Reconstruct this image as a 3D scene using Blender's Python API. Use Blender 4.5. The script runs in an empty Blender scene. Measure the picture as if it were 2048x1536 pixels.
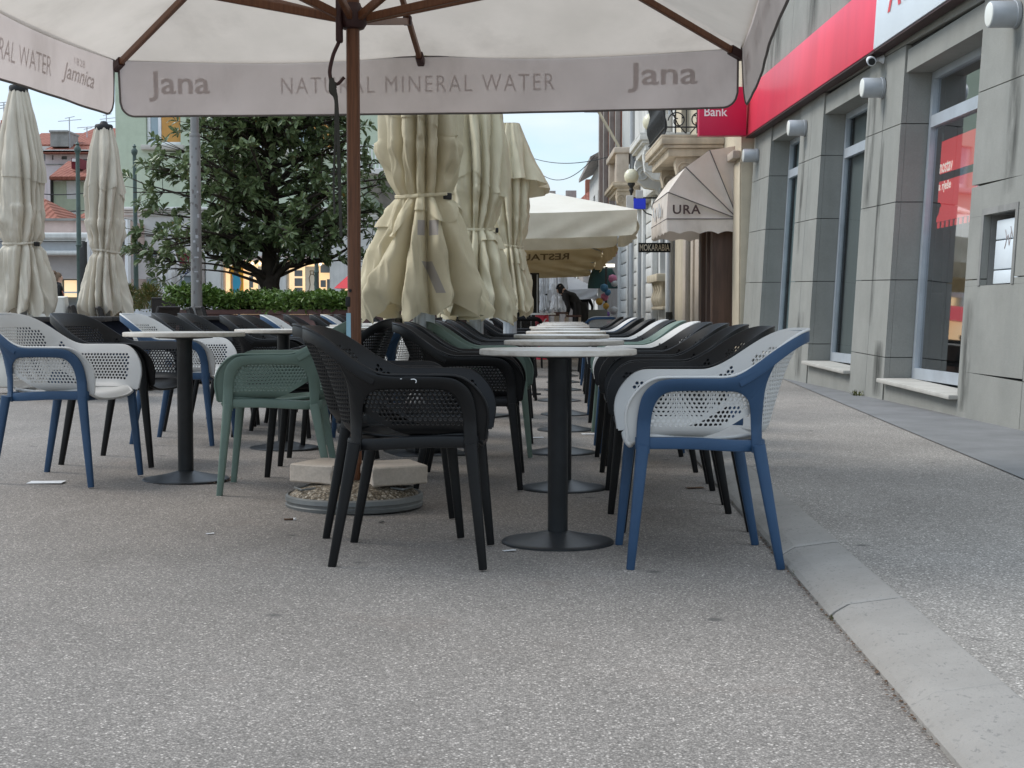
import bpy, bmesh, math, random
import numpy as np
from mathutils import Vector, Matrix, noise

# ---------------------------------------------------------------- camera, sky, sun, exposure
scene = bpy.context.scene
COL = scene.collection
PITCH = math.atan((768 - 626) / 2840.0)
CAM_Z = 0.88
cd = bpy.data.cameras.new("camera")
cam = bpy.data.objects.new("camera", cd)
COL.objects.link(cam)
cam.location = (0, 0, CAM_Z)
cam.rotation_euler = (math.pi / 2 - PITCH, 0, 0)
cd.sensor_width = 36.0
cd.lens = 2840.0 / 2048.0 * 36.0
cd.clip_start = 0.05
cd.clip_end = 3000
scene.camera = cam

SUN_EL, SUN_AZ = math.radians(46), math.radians(282)     # azimuth clockwise from +Y: over the open square on the left
sd = bpy.data.lights.new("sun", 'SUN')
sd.energy = 1.2
sd.angle = math.radians(25)
sd.color = (1.0, 0.95, 0.88)
sun = bpy.data.objects.new("sun", sd)
COL.objects.link(sun)
sdir = Vector((math.sin(SUN_AZ) * math.cos(SUN_EL), math.cos(SUN_AZ) * math.cos(SUN_EL), math.sin(SUN_EL)))
sun.rotation_euler = (-sdir).to_track_quat('-Z', 'Y').to_euler()

scene.view_settings.view_transform = 'Standard'
scene.view_settings.look = 'None'
scene.view_settings.gamma = 1.0
scene.view_settings.use_curve_mapping = False
scene.view_settings.exposure = 0.82

world = bpy.data.worlds.new("World")
scene.world = world
world.use_nodes = True
wn, wl = world.node_tree.nodes, world.node_tree.links
wn.clear()
def wnode(t, **kw):
    n = wn.new(t)
    for k, v in kw.items():
        setattr(n, k, v)
    return n
sky = wnode('ShaderNodeTexSky', sky_type='NISHITA', sun_disc=False)
sky.sun_elevation = SUN_EL
sky.sun_rotation = SUN_AZ
sky.air_density = 1.0
sky.dust_density = 0.3
tc = wnode('ShaderNodeTexCoord')
sep = wnode('ShaderNodeSeparateXYZ')
wl.new(tc.outputs['Generated'], sep.inputs[0])
zc = wnode('ShaderNodeMath', operation='ADD'); zc.inputs[1].default_value = 0.16
wl.new(sep.outputs['Z'], zc.inputs[0])
zm = wnode('ShaderNodeMath', operation='MAXIMUM'); zm.inputs[1].default_value = 0.05
wl.new(zc.outputs[0], zm.inputs[0])
dx = wnode('ShaderNodeMath', operation='DIVIDE'); dy = wnode('ShaderNodeMath', operation='DIVIDE')
wl.new(sep.outputs['X'], dx.inputs[0]); wl.new(zm.outputs[0], dx.inputs[1])
wl.new(sep.outputs['Y'], dy.inputs[0]); wl.new(zm.outputs[0], dy.inputs[1])
comb = wnode('ShaderNodeCombineXYZ')
wl.new(dx.outputs[0], comb.inputs[0]); wl.new(dy.outputs[0], comb.inputs[1])
cn = wnode('ShaderNodeTexNoise'); cn.inputs['Scale'].default_value = 1.15
cn.inputs['Detail'].default_value = 6; cn.inputs['Roughness'].default_value = 0.55
wl.new(comb.outputs[0], cn.inputs['Vector'])
cr_ = wnode('ShaderNodeValToRGB')
cr_.color_ramp.elements[0].position = 0.36; cr_.color_ramp.elements[0].color = (0.10, 0.10, 0.10, 1)
cr_.color_ramp.elements[1].position = 0.62; cr_.color_ramp.elements[1].color = (1, 1, 1, 1)
wl.new(cn.outputs['Fac'], cr_.inputs[0])
zr = wnode('ShaderNodeMapRange')
zr.inputs['From Min'].default_value = 0.0; zr.inputs['From Max'].default_value = 0.9
zr.inputs['To Min'].default_value = 4.6; zr.inputs['To Max'].default_value = 12.5
wl.new(sep.outputs['Z'], zr.inputs['Value'])
cm = wnode('ShaderNodeMix', data_type='RGBA', blend_type='MULTIPLY'); cm.inputs['Factor'].default_value = 1.0
cm.inputs['A'].default_value = (0.86, 0.98, 1.09, 1)
wl.new(zr.outputs[0], cm.inputs['B'])
mx = wnode('ShaderNodeMix', data_type='RGBA')
wl.new(cr_.outputs[0], mx.inputs['Factor'])
wl.new(sky.outputs[0], mx.inputs['A']); wl.new(cm.outputs['Result'], mx.inputs['B'])
bg = wnode('ShaderNodeBackground'); bg.inputs['Strength'].default_value = 0.1
wo = wnode('ShaderNodeOutputWorld')
wl.new(mx.outputs['Result'], bg.inputs['Color']); wl.new(bg.outputs[0], wo.inputs['Surface'])

# ---------------------------------------------------------------- picture to place helpers
cP, sP = math.cos(PITCH), math.sin(PITCH)
def ray(px, py):
    u, v = (px - 1024) / 2840.0, (768 - py) / 2840.0
    return Vector((u, cP + v * sP, -sP + v * cP))
def at(px, py, Y):
    d = ray(px, py)
    return Vector((0, 0, CAM_Z)) + d * (Y / d.y)
def gz(x):
    return 0.025 * min(max(-x, 0.0), 4.0)
def G(px, py):
    d = ray(px, py); z = 0.0
    for _ in range(12):
        t = (z - CAM_Z) / d.z
        z = gz(d.x * t)
    return Vector((d.x * t, d.y * t, z))

# ---------------------------------------------------------------- mesh builder
def lerp(a, b, t): return a + (b - a) * t
def clamp(x, a=0.0, b=1.0): return max(a, min(b, x))
def smooth(x):
    x = clamp(x); return x * x * (3 - 2 * x)
def interp(x, xs, ys): return float(np.interp(x, xs, ys))
def cr(pts, n=6):
    P = [Vector(p) for p in pts]
    out = []
    for i in range(len(P) - 1):
        p0 = P[i - 1] if i else P[0] * 2 - P[1]
        p1, p2 = P[i], P[i + 1]
        p3 = P[i + 2] if i + 2 < len(P) else P[-1] * 2 - P[-2]
        for k in range(n):
            t = k / n
            out.append(0.5 * ((2 * p1) + (p2 - p0) * t + (2 * p0 - 5 * p1 + 4 * p2 - p3) * t * t + (3 * p1 - p0 - 3 * p2 + p3) * t ** 3))
    out.append(P[-1])
    return out

class MB:
    def __init__(s):
        s.v, s.f = [], []
    def add(s, vs, fs):
        o = len(s.v)
        s.v += [tuple(v) for v in vs]
        s.f += [tuple(i + o for i in f) for f in fs]
        return s
    def box(s, a, b, T=None):
        (x0, y0, z0), (x1, y1, z1) = a, b
        vs = [(x, y, z) for z in (z0, z1) for y in (y0, y1) for x in (x0, x1)]
        if T: vs = [T(Vector(v)) for v in vs]
        return s.add(vs, [(0, 2, 3, 1), (4, 5, 7, 6), (0, 1, 5, 4), (2, 6, 7, 3), (0, 4, 6, 2), (1, 3, 7, 5)])
    def bbox(s, a, b, r=0.01, T=None):
        # box with chamfered edges
        a, b = Vector(a), Vector(b)
        c, h = (a + b) / 2, (b - a) / 2
        r = min(r, h.x * .9, h.y * .9, h.z * .9)
        bm = bmesh.new(); bmesh.ops.create_cube(bm, size=1)
        for v in bm.verts: v.co = Vector((v.co.x * 2 * h.x, v.co.y * 2 * h.y, v.co.z * 2 * h.z))
        bmesh.ops.bevel(bm, geom=bm.edges[:], offset=r, segments=2, affect='EDGES', profile=0.5)
        bm.verts.index_update()
        vs = [v.co + c for v in bm.verts]
        if T: vs = [T(v) for v in vs]
        fs = [[v.index for v in f.verts] for f in bm.faces]
        bm.free()
        return s.add(vs, fs)
    def grid(s, fn, nu, nv, close=False):
        vs = [fn(i / (nu if close else nu - 1), j / (nv - 1)) for j in range(nv) for i in range(nu)]
        fs = []
        for j in range(nv - 1):
            for i in range(nu if close else nu - 1):
                i2 = (i + 1) % nu
                fs.append((j * nu + i, j * nu + i2, (j + 1) * nu + i2, (j + 1) * nu + i))
        return s.add(vs, fs)
    def tube(s, pts, r, n=8, cap=True):
        pts = [Vector(p) for p in pts]
        rs = r if isinstance(r, (list, tuple)) else [r] * len(pts)
        return s.sweep(pts, [(q, q) for q in rs], None, n, 2.0, cap)
    def sweep(s, pts, sizes, ref=None, n=12, e=3.0, cap=True):
        pts = [Vector(p) for p in pts]
        if not isinstance(sizes, list): sizes = [sizes] * len(pts)
        if len(sizes) != len(pts):
            k = np.linspace(0, len(sizes) - 1, len(pts))
            sizes = [(float(np.interp(q, range(len(sizes)), [z[0] for z in sizes])), float(np.interp(q, range(len(sizes)), [z[1] for z in sizes]))) for q in k]
        vs, fs = [], []
        N = len(pts); side = None
        for i, p in enumerate(pts):
            t = (pts[min(i + 1, N - 1)] - pts[max(i - 1, 0)])
            if t.length < 1e-9: t = Vector((0, 0, 1))
            t.normalize()
            if ref is None:
                if side is None:
                    side = t.cross(Vector((0, 0, 1)))
                    if side.length < .05: side = t.cross(Vector((0, 1, 0)))
                side = (side - t * side.dot(t)).normalized()
            else:
                rv = Vector(ref(i / (N - 1)) if callable(ref) else ref)
                side = t.cross(rv)
                if side.length < 1e-4: side = t.orthogonal()
                side.normalize()
            up = side.cross(t)
            a, b = sizes[i]
            for k in range(n):
                th = 2 * math.pi * (k + .5) / n
                c, q = math.cos(th), math.sin(th)
                vs.append(p + side * a * math.copysign(abs(c) ** (2 / e), c) + up * b * math.copysign(abs(q) ** (2 / e), q))
        for i in range(N - 1):
            for k in range(n):
                k2 = (k + 1) % n
                fs.append((i * n + k, i * n + k2, (i + 1) * n + k2, (i + 1) * n + k))
        if cap:
            fs.append(tuple(range(n - 1, -1, -1)))
            fs.append(tuple((N - 1) * n + k for k in range(n)))
        return s.add(vs, fs)
    def lathe(s, prof, n=32, T=None, cap=False):
        vs = [Vector((r * math.cos(2 * math.pi * k / n), r * math.sin(2 * math.pi * k / n), z)) for r, z in prof for k in range(n)]
        if T: vs = [T(v) for v in vs]
        fs = []
        for i in range(len(prof) - 1):
            for k in range(n):
                k2 = (k + 1) % n
                fs.append((i * n + k, i * n + k2, (i + 1) * n + k2, (i + 1) * n + k))
        fs.append(tuple(range(n - 1, -1, -1))); fs.append(tuple((len(prof) - 1) * n + k for k in range(n)))
        return s.add(vs, fs)
    def prism(s, poly, fn0, fn1):
        # polygon mapped by two functions (front and back faces), joined by sides
        n = len(poly)
        vs = [fn0(*p) for p in poly] + [fn1(*p) for p in poly]
        fs = [tuple(range(n)), tuple(range(2 * n - 1, n - 1, -1))]
        fs += [(i, n + i, n + (i + 1) % n, (i + 1) % n) for i in range(n)]
        return s.add(vs, fs)
    def holes(s, O, U, V, N, W, H, holes, d):
        # wall face W x H with rectangular openings; reveals go inwards along -N by d
        us = sorted({0, W, *[h[0] for h in holes], *[h[1] for h in holes]})
        vs_ = sorted({0, H, *[h[2] for h in holes], *[h[3] for h in holes]})
        O, U, V, N = Vector(O), Vector(U), Vector(V), Vector(N)
        q = lambda u, v, k=0: O + U * u + V * v - N * k
        for a, b in zip(us, us[1:]):
            for c, e in zip(vs_, vs_[1:]):
                m, n_ = (a + b) / 2, (c + e) / 2
                if any(h[0] < m < h[1] and h[2] < n_ < h[3] for h in holes): continue
                s.add([q(a, c), q(b, c), q(b, e), q(a, e)], [(0, 1, 2, 3)])
        for (a, b, c, e) in holes:
            for (p1, p2) in (((a, c), (b, c)), ((b, c), (b, e)), ((b, e), (a, e)), ((a, e), (a, c))):
                s.add([q(*p1), q(*p2), q(*p2, d), q(*p1, d)], [(3, 2, 1, 0)])
        return s
    def mesh(s, name, mat, sm=None, weld=False):
        me = bpy.data.meshes.new(name)
        me.from_pydata(s.v, [], s.f)
        me.update()
        bm = bmesh.new(); bm.from_mesh(me)
        if weld: bmesh.ops.remove_doubles(bm, verts=bm.verts[:], dist=1e-5)
        bmesh.ops.recalc_face_normals(bm, faces=bm.faces[:])
        bm.to_mesh(me); bm.free()
        for m in (mat if isinstance(mat, (list, tuple)) else [mat]):
            me.materials.append(m)
        if sm:
            me.polygons.foreach_set('use_smooth', [True] * len(me.polygons))
            if sm is not True: me.set_sharp_from_angle(angle=math.radians(sm))
        return me
    def build(s, name, mat, parent=None, sm=None, weld=False):
        return link(name, s.mesh(name, mat, sm, weld), parent)

def link(name, data, parent=None):
    o = bpy.data.objects.new(name, data)
    COL.objects.link(o)
    if parent: o.parent = parent
    return o
def tag(o, label=None, cat=None, group=None, kind=None):
    if label: o['label'] = label
    if cat: o['category'] = cat
    if group: o['group'] = group
    if kind: o['kind'] = kind
    return o
def thing(name, label, cat, loc=(0, 0, 0), rz=0.0, group=None):
    o = bpy.data.objects.new(name, None)
    o.empty_display_size = 0.1
    COL.objects.link(o)
    o.location = loc; o.rotation_euler = (0, 0, rz)
    return tag(o, label, cat, group)
def copy_tree(o, parent=None):
    c = o.copy(); COL.objects.link(c)
    if parent: c.parent = parent
    for ch in list(o.children): copy_tree(ch, c)
    return c
def dup(o, loc, rz, label, group=None):
    c = copy_tree(o)
    c.location = loc; c.rotation_euler = (0, 0, rz); c['label'] = label
    if group: c['group'] = group
    return c

_txt = {}
def text_geo(s, bold=0.0, space=1.0, shear=0.0):
    # outline of a word as flat polygons, scaled to height-of-text units (x from 0)
    k = (s, bold, space, shear)
    if k in _txt: return _txt[k]
    cu = bpy.data.curves.new("lettering", 'FONT')
    cu.body = s; cu.size = 1.0; cu.offset = bold; cu.space_character = space; cu.shear = shear
    cu.resolution_u = 3
    o = bpy.data.objects.new("lettering", cu); COL.objects.link(o)
    bpy.context.view_layer.update()
    me = bpy.data.meshes.new_from_object(o.evaluated_get(bpy.context.evaluated_depsgraph_get()))
    vs = [(v.co.x, v.co.y) for v in me.vertices]
    fs = [tuple(p.vertices) for p in me.polygons]
    bpy.data.objects.remove(o); bpy.data.curves.remove(cu); bpy.data.meshes.remove(me)
    x0 = min(v[0] for v in vs); y0 = min(v[1] for v in vs)
    x1 = max(v[0] for v in vs); y1 = max(v[1] for v in vs)
    _txt[k] = (vs, fs, (x0, x1, y0, y1))
    return _txt[k]
def lettering(mb, s, box, fn, **kw):
    # letters stretched into box (u0,u1,v0,v1), then mapped into place by fn(u,v)
    vs, fs, (x0, x1, y0, y1) = text_geo(s, **kw)
    u0, u1, v0, v1 = box
    mb.add([fn(lerp(u0, u1, (x - x0) / (x1 - x0)), lerp(v0, v1, (y - y0) / (y1 - y0))) for x, y in vs], fs)
    return mb

# ---------------------------------------------------------------- materials
MAT = {}
class NT:
    def __init__(s, name):
        s.m = bpy.data.materials.new(name); s.m.use_nodes = True
        s.n, s.l = s.m.node_tree.nodes, s.m.node_tree.links
        s.n.clear()
        s.out = s.n.new('ShaderNodeOutputMaterial')
        s.co = s.n.new('ShaderNodeTexCoord')
    def node(s, t, ins=None, **kw):
        n = s.n.new(t)
        for k, v in kw.items(): setattr(n, k, v)
        for k, v in (ins or {}).items():
            if isinstance(v, bpy.types.NodeSocket): s.l.new(v, n.inputs[k])
            else: n.inputs[k].default_value = v
        return n
    def coords(s, scale=(1, 1, 1), kind='Object'):
        return s.node('ShaderNodeMapping', {'Vector': s.co.outputs[kind], 'Scale': scale}).outputs[0]
    def noise(s, scale, detail=4, rough=.55, stretch=(1, 1, 1), kind='Object'):
        return s.node('ShaderNodeTexNoise', {'Vector': s.coords(stretch, kind), 'Scale': scale, 'Detail': detail, 'Roughness': rough}).outputs['Fac']
    def ramp(s, fac, stops):
        n = s.node('ShaderNodeValToRGB', {'Fac': fac})
        e = n.color_ramp.elements
        while len(e) < len(stops): e.new(0.5)
        for q, (p, c) in zip(e, stops):
            q.position = p
            q.color = (c, c, c, 1) if isinstance(c, (int, float)) else (*c, 1)
        return n.outputs[0]
    def mix(s, f, a, b, mode='MIX'):
        n = s.node('ShaderNodeMix', data_type='RGBA', blend_type=mode)
        for k, v in (('Factor', f), ('A', a), ('B', b)):
            if isinstance(v, bpy.types.NodeSocket): s.l.new(v, n.inputs[k])
            elif isinstance(v, (tuple, list)): n.inputs[k].default_value = (*v, 1)
            elif k == 'Factor': n.inputs[k].default_value = v
            else: n.inputs[k].default_value = (v, v, v, 1)
        return n.outputs['Result']
    def bump(s, h, strength=.3, dist=.01):
        return s.node('ShaderNodeBump', {'Height': h, 'Strength': strength, 'Distance': dist}).outputs[0]
    def bsdf(s, color, rough=.6, normal=None, metal=0.0, spec=.5, **kw):
        ins = {'Base Color': color if not isinstance(color, (tuple, list)) else (*color, 1), 'Roughness': rough, 'Metallic': metal, 'Specular IOR Level': spec}
        ins.update(kw)
        if normal is not None: ins['Normal'] = normal
        return s.node('ShaderNodeBsdfPrincipled', ins).outputs[0]
    def done(s, sh):
        s.l.new(sh, s.out.inputs['Surface']); MAT[s.m.name] = s.m
        return s.m

def plain(name, c, rough=.6, var=.18, sc=6.0, metal=0.0, bump=.15, bsc=60.0, spec=.4, stretch=(1, 1, 1), **kw):
    t = NT(name)
    c2 = tuple(x * (1 - var) for x in c); c1 = tuple(min(1, x * (1 + var)) for x in c)
    col = t.ramp(t.noise(sc, 5, .6, stretch), [(.3, c2), (.7, c1)])
    nb = t.bump(t.noise(bsc, 3), bump, .004) if bump else None
    return t.done(t.bsdf(col, rough, nb, metal, spec, **kw))

def fabric(name, c, c2, thin=.35, weave=900.0, stain=None, wrinkle=.25):
    t = NT(name)
    col = t.ramp(t.noise(2.2, 5, .6), [(.3, c2), (.65, c)])
    if stain: col = t.mix(t.ramp(t.noise(1.3, 6, .65, (1, 1, .5)), [(.52, 0.0), (.72, .55)]), col, stain)
    nb = t.bump(t.noise(weave, 1), .12, .002)
    nb = t.node('ShaderNodeBump', {'Height': t.noise(5.5, 4, .5, (1, 1, .55)), 'Strength': wrinkle, 'Distance': .03, 'Normal': nb}).outputs[0]
    a = t.bsdf(col, .85, nb, spec=.15)
    b = t.node('ShaderNodeBsdfTranslucent', {'Color': col}).outputs[0]
    return t.done(t.node('ShaderNodeMixShader', {0: thin, 1: a, 2: b}).outputs[0])

def stone(name, c, c2, streak=.5, rough=.85, grain=180.0, dark=(.10, .10, .09)):
    t = NT(name)
    col = t.ramp(t.noise(3.0, 6, .65), [(.28, c2), (.7, c)])
    col = t.mix(t.ramp(t.noise(grain, 2, .7), [(.35, .0), (.75, .35)]), col, tuple(x * .6 for x in c2))
    st = t.ramp(t.noise(2.6, 5, .6, (1, 1, .07)), [(.5, 0.0), (.75, streak)])
    col = t.mix(st, col, dark)
    return t.done(t.bsdf(col, rough, t.bump(t.noise(grain * .6, 3), .35, .004), spec=.25))

def m_print(name, rz):
    # beige cloth with two grey printed bands, in the cloth's own coordinates
    t = NT(name)
    col = t.ramp(t.noise(2.2, 5, .6), [(.3, (.64, .575, .415)), (.65, (.74, .67, .49))])
    col = t.mix(t.ramp(t.noise(1.3, 6, .65, (1, 1, .5)), [(.52, 0.0), (.72, .55)]), col, (.38, .34, .24))
    mp = t.node('ShaderNodeMapping', {'Vector': t.co.outputs['Object'], 'Rotation': (0, 0, rz)})
    sx = t.node('ShaderNodeSeparateXYZ', {0: mp.outputs[0]})
    M = lambda op, a, b=0.0: t.node('ShaderNodeMath', {0: a, 1: b}, operation=op).outputs[0]
    near = lambda v, c, w: M('LESS_THAN', M('ABSOLUTE', M('SUBTRACT', v, c)), w)
    x, y, z = sx.outputs
    front = M('LESS_THAN', y, 0.0)
    a = M('MULTIPLY', M('MAXIMUM', near(x, .0, .020), near(x, .075, .03)), near(z, 1.392, .046))
    sl = M('ADD', x, M('MULTIPLY', M('SUBTRACT', z, 1.19), .45))
    b = M('MULTIPLY', near(sl, .035, .03), near(z, 1.095, .095))
    col = t.mix(M('MULTIPLY', M('MAXIMUM', a, b), front), col, (.43, .395, .37))
    nb = t.node('ShaderNodeBump', {'Height': t.noise(5.5, 4, .5, (1, 1, .55)), 'Strength': .35, 'Distance': .03}).outputs[0]
    p = t.bsdf(col, .85, nb, spec=.15); q = t.node('ShaderNodeBsdfTranslucent', {'Color': col}).outputs[0]
    t.done(t.node('ShaderNodeMixShader', {0: .22, 1: p, 2: q}).outputs[0])
m_print("printed_beige_fabric", .4)
def m_stain():
    t = NT("rain_stain")
    f = t.ramp(t.noise(7, 5, .65, (1, 1, .18)), [(.38, 0.0), (.62, .62)])
    ed = t.node('ShaderNodeSeparateXYZ', {0: t.co.outputs['Generated']}).outputs
    M = lambda op, a, b=0.0: t.node('ShaderNodeMath', {0: a, 1: b}, operation=op).outputs[0]
    soft = M('MULTIPLY', M('MULTIPLY', M('SUBTRACT', 1.0, ed[1]), ed[1]), 4.0)
    vert = M('POWER', M('MULTIPLY', M('MULTIPLY', M('SUBTRACT', 1.0, ed[2]), ed[2]), 4.0), .5)
    fac = M('MULTIPLY', M('MULTIPLY', f, soft), vert)
    d = t.bsdf((.06, .062, .056), .9, None, spec=.1); tr = t.node('ShaderNodeBsdfTransparent').outputs[0]
    t.done(t.node('ShaderNodeMixShader', {0: fac, 1: tr, 2: d}).outputs[0])
m_stain()

def make_asphalt(name, lo, hi, tint, scale=125.0, stain=(.10, .075, .06), sfac=.6):
    t = NT(name)
    v = t.node('ShaderNodeTexVoronoi', {'Vector': t.coords(), 'Scale': scale, 'Randomness': 1.0})
    sepc = t.node('ShaderNodeSeparateColor', {'Color': v.outputs['Color']}).outputs[0]
    chips = t.ramp(sepc, [(0, lo), (.35, lerp(lo, hi, .3)), (.75, lerp(lo, hi, .6)), (.93, hi), (1, min(1, hi * 1.7))])
    edge = t.ramp(v.outputs['Distance'], [(.15, 1.0), (.75, .55)])
    col = t.mix(1.0, chips, edge, 'MULTIPLY')
    col = t.mix(1.0, col, tint, 'MULTIPLY')
    big = t.mix(1.0, t.ramp(t.noise(.42, 5, .6), [(.3, .80), (.7, 1.12)]), t.ramp(t.noise(2.6, 5, .62, (1, .45, 1)), [(.25, .86), (.75, 1.10)]), 'MULTIPLY')
    col = t.mix(1.0, col, big, 'MULTIPLY')
    spots = t.ramp(t.noise(1.7, 5, .7), [(.58, 0.0), (.76, sfac)])
    col = t.mix(spots, col, stain)
    gum = t.node('ShaderNodeTexVoronoi', {'Vector': t.coords(), 'Scale': 2.3, 'Randomness': 1.0})
    gm = t.ramp(gum.outputs['Distance'], [(.035, .8), (.075, 0.0)])
    col = t.mix(gm, col, (.09, .085, .08))
    fine = t.noise(420, 2, .6)
    nb = t.bump(v.outputs['Distance'], .3, .003)
    return t.done(t.bsdf(col, t.ramp(fine, [(.3, .7), (.7, .9)]), nb, spec=.15))

make_asphalt("asphalt", .222, .44, (1.0, .905, .815), scale=200, sfac=.45, stain=(.215, .175, .15))
make_asphalt("pavement_asphalt", .27, .52, (1.0, .925, .84), scale=170, sfac=.3, stain=(.25, .23, .21))

stone("dark_strip", (.25, .25, .25), (.18, .18, .18), .1)
stone("cladding", (.335, .333, .305), (.278, .277, .252), .28, grain=140, dark=(.17, .18, .17))
plain("joint_dark", (.05, .05, .05), .9)
stone("sill_stone", (.55, .53, .48), (.42, .40, .36), .25)
stone("limestone", (.60, .52, .44), (.45, .38, .31), .15, grain=90)
stone("cream_plaster", (.66, .58, .44), (.52, .45, .34), .3)
stone("white_plaster", (.70, .70, .68), (.56, .56, .54), .3)
stone("green_plaster", (.53, .60, .47), (.44, .50, .39), .22, dark=(.3, .3, .22))
stone("pink_plaster", (.66, .52, .47), (.52, .40, .36), .4, dark=(.2, .17, .15))
stone("pale_pink_plaster", (.68, .60, .60), (.58, .51, .52), .3)
stone("rust_plaster", (.33, .14, .09), (.24, .10, .07), .4)
stone("grey_plaster", (.42, .38, .35), (.28, .25, .23), .5)
stone("carved_stone", (.58, .49, .37), (.40, .33, .25), .5, dark=(.12, .11, .09))
stone("granite_red", (.15, .078, .068), (.10, .052, .048), .3, grain=300, rough=.6)
stone("grey_render", (.36, .35, .33), (.22, .22, .21), .5)
plain("black_plastic", (.0055, .0056, .0062), .44, .15, 8, bump=.12, bsc=500, spec=.30)
plain("white_plastic", (.54, .53, .51), .45, .06, 4, bump=.1, bsc=500)
plain("blue_plastic", (.024, .062, .128), .5, .12, 5, bump=.12, bsc=500)
plain("green_plastic", (.132, .188, .156), .5, .10, 5, bump=.12, bsc=500)
plain("dark_metal", (.017, .019, .021), .42, .3, 9, bump=.1, spec=.5)
plain("rim_metal", (.185, .19, .185), .5, .25, 5, metal=.4)
plain("pole_metal", (.22, .215, .21), .5, .25, 3, metal=.45, stretch=(1, 1, .3))
plain("aluminium", (.50, .54, .58), .42, .1, 4, metal=.35)
plain("post_white_metal", (.52, .55, .58), .4, .08, 4, metal=.25)
plain("lamp_green", (.055, .085, .075), .5, .25, 6)
plain("iron", (.025, .025, .025), .6, .3, 10)
plain("wicker_dark", (.030, .026, .024), .7, .35, 60, bump=.8, bsc=90)
plain("cushion_white", (.62, .60, .55), .8, .08)
plain("red_sign", (.78, .060, .105), .35, .12, 1.2, bump=0, stretch=(1, 1, .25))
plain("magenta_sign", (.58, .018, .075), .4, .05, 1.2, bump=0)
plain("white_sign", (.74, .80, .84), .35, .04, 2, bump=0)
plain("red_letter", (.70, .05, .06), .4, .05, 2, bump=0)
plain("white_letter", (.85, .83, .80), .5, .03, bump=0)
plain("brown_letter", (.085, .055, .050), .8, .1, bump=0)

plain("taupe_letter", (.16, .115, .06), .85, .08, bump=0)
plain("blue_letter", (.03, .05, .22), .6, .05, bump=0)
plain("black_paint", (.012, .012, .012), .6, .1, bump=0)
plain("lamp_grey", (.40, .42, .44), .45, .08, metal=.1)
plain("opal_glass", (.80, .80, .74), .3, .05, bump=0)
plain("globe_glass", (.70, .66, .50), .25, .12, 8, bump=0)
plain("trim_grey", (.14, .125, .12), .85, .1)
plain("strap_olive", (.05, .05, .045), .85, .2)
plain("tape_blue", (.30, .50, .60), .5, .1)
plain("collar_brown", (.045, .016, .015), .55, .2)
plain("brown_wood_door", (.075, .042, .028), .6, .4, 12, stretch=(1, 1, .1))
plain("shutter_dark", (.05, .04, .035), .7, .3, 12)
plain("shutter_orange", (.52, .27, .075), .7, .08)
plain("white_frame", (.74, .75, .76), .5, .05)
plain("grey_blind", (.42, .39, .38), .8, .06)
plain("white_planter", (.62, .63, .66), .6, .08)
plain("brick", (.36, .105, .065), .85, .4, 14)
plain("paper_white", (.66, .66, .66), .6, .1, 40)
plain("sticker_white", (.40, .40, .41), .6, .25, 40)
plain("terracotta", (.26, .085, .05), .8, .2)
plain("skin", (.50, .31, .23), .55, .06)
plain("cloth_black", (.012, .012, .014), .85, .3)
plain("cloth_navy", (.014, .018, .034), .85, .3)
plain("cloth_green", (.030, .040, .040), .85, .3)
plain("jeans", (.07, .11, .18), .85, .25, 20)
plain("hair_brown", (.12, .075, .045), .7, .4, 40)
plain("bag_orange", (.42, .15, .10), .6, .15)
plain("scarf_white", (.7, .68, .66), .8, .1)
plain("cigarette_white", (.75, .72, .68), .7, .05)
plain("weed_green", (.11, .115, .035), .7, .4, 30)
plain("litter_brown", (.10, .055, .030), .85, .5, 60)
plain("cable_black", (.03, .03, .035), .7)
plain("blue_light_sign", (.03, .06, .75), .4, .1)
plain("green_canvas", (.012, .045, .045), .7, .2)
plain("maroon_canvas", (.16, .02, .03), .8, .2)
plain("toy_pink", (.40, .13, .22), .6, .4, 6)
plain("toy_blue", (.05, .17, .30), .6, .4, 6)
plain("toy_yellow", (.40, .24, .05), .6, .4, 6)
plain("toy_purple", (.11, .05, .22), .6, .4, 6)
plain("interior_grey", (.17, .185, .185), .8, .2, 2)
plain("reflection_grey", (.26, .265, .255), .8, .12, 2, stretch=(1, 1, .2))  # grey reflection in the middle bank pane, put into a panel colour
plain("reflection_teal", (.34, .40, .40), .8, .12, 2, stretch=(1, 1, .2))  # teal reflection in the far bank pane, put into a panel colour
plain("interior_light", (.34, .36, .36), .8, .1, 2)
plain("poster_orange", (.72, .36, .03), .6, .05, bump=0)
plain("poster_cyan", (.05, .34, .52), .6, .05, bump=0)
plain("poster_pale", (.74, .66, .52), .6, .05, bump=0)
fabric("canopy_fabric", (.69, .62, .55), (.60, .54, .475), .46, stain=(.42, .37, .32))
fabric("valance_fabric", (.70, .62, .59), (.61, .54, .51), .50, stain=(.42, .36, .33))
fabric("grey_letter", (.645, .59, .575), (.60, .545, .53), .55)
fabric("beige_fabric", (.74, .67, .49), (.64, .575, .415), .22, stain=(.38, .34, .24), wrinkle=.35)
fabric("grey_beige_fabric", (.72, .655, .55), (.60, .545, .45), .22, stain=(.40, .37, .31), wrinkle=.35)
fabric("cream_canvas", (.84, .81, .73), (.78, .745, .66), .2)
fabric("shaded_ochre_canvas", (.56, .45, .27), (.48, .385, .23), .12)  # cream canvas turned ochre: the shade under the row is in its colour
fabric("tan_canvas", (.72, .66, .53), (.64, .585, .46), .2)
plain("print_grey", (.30, .275, .30), .85, .08)
fabric("white_canvas", (.74, .73, .72), (.64, .63, .63), .25)
fabric("awning_canvas", (.84, .76, .68), (.73, .655, .58), .25, stain=(.42, .36, .30))

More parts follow.
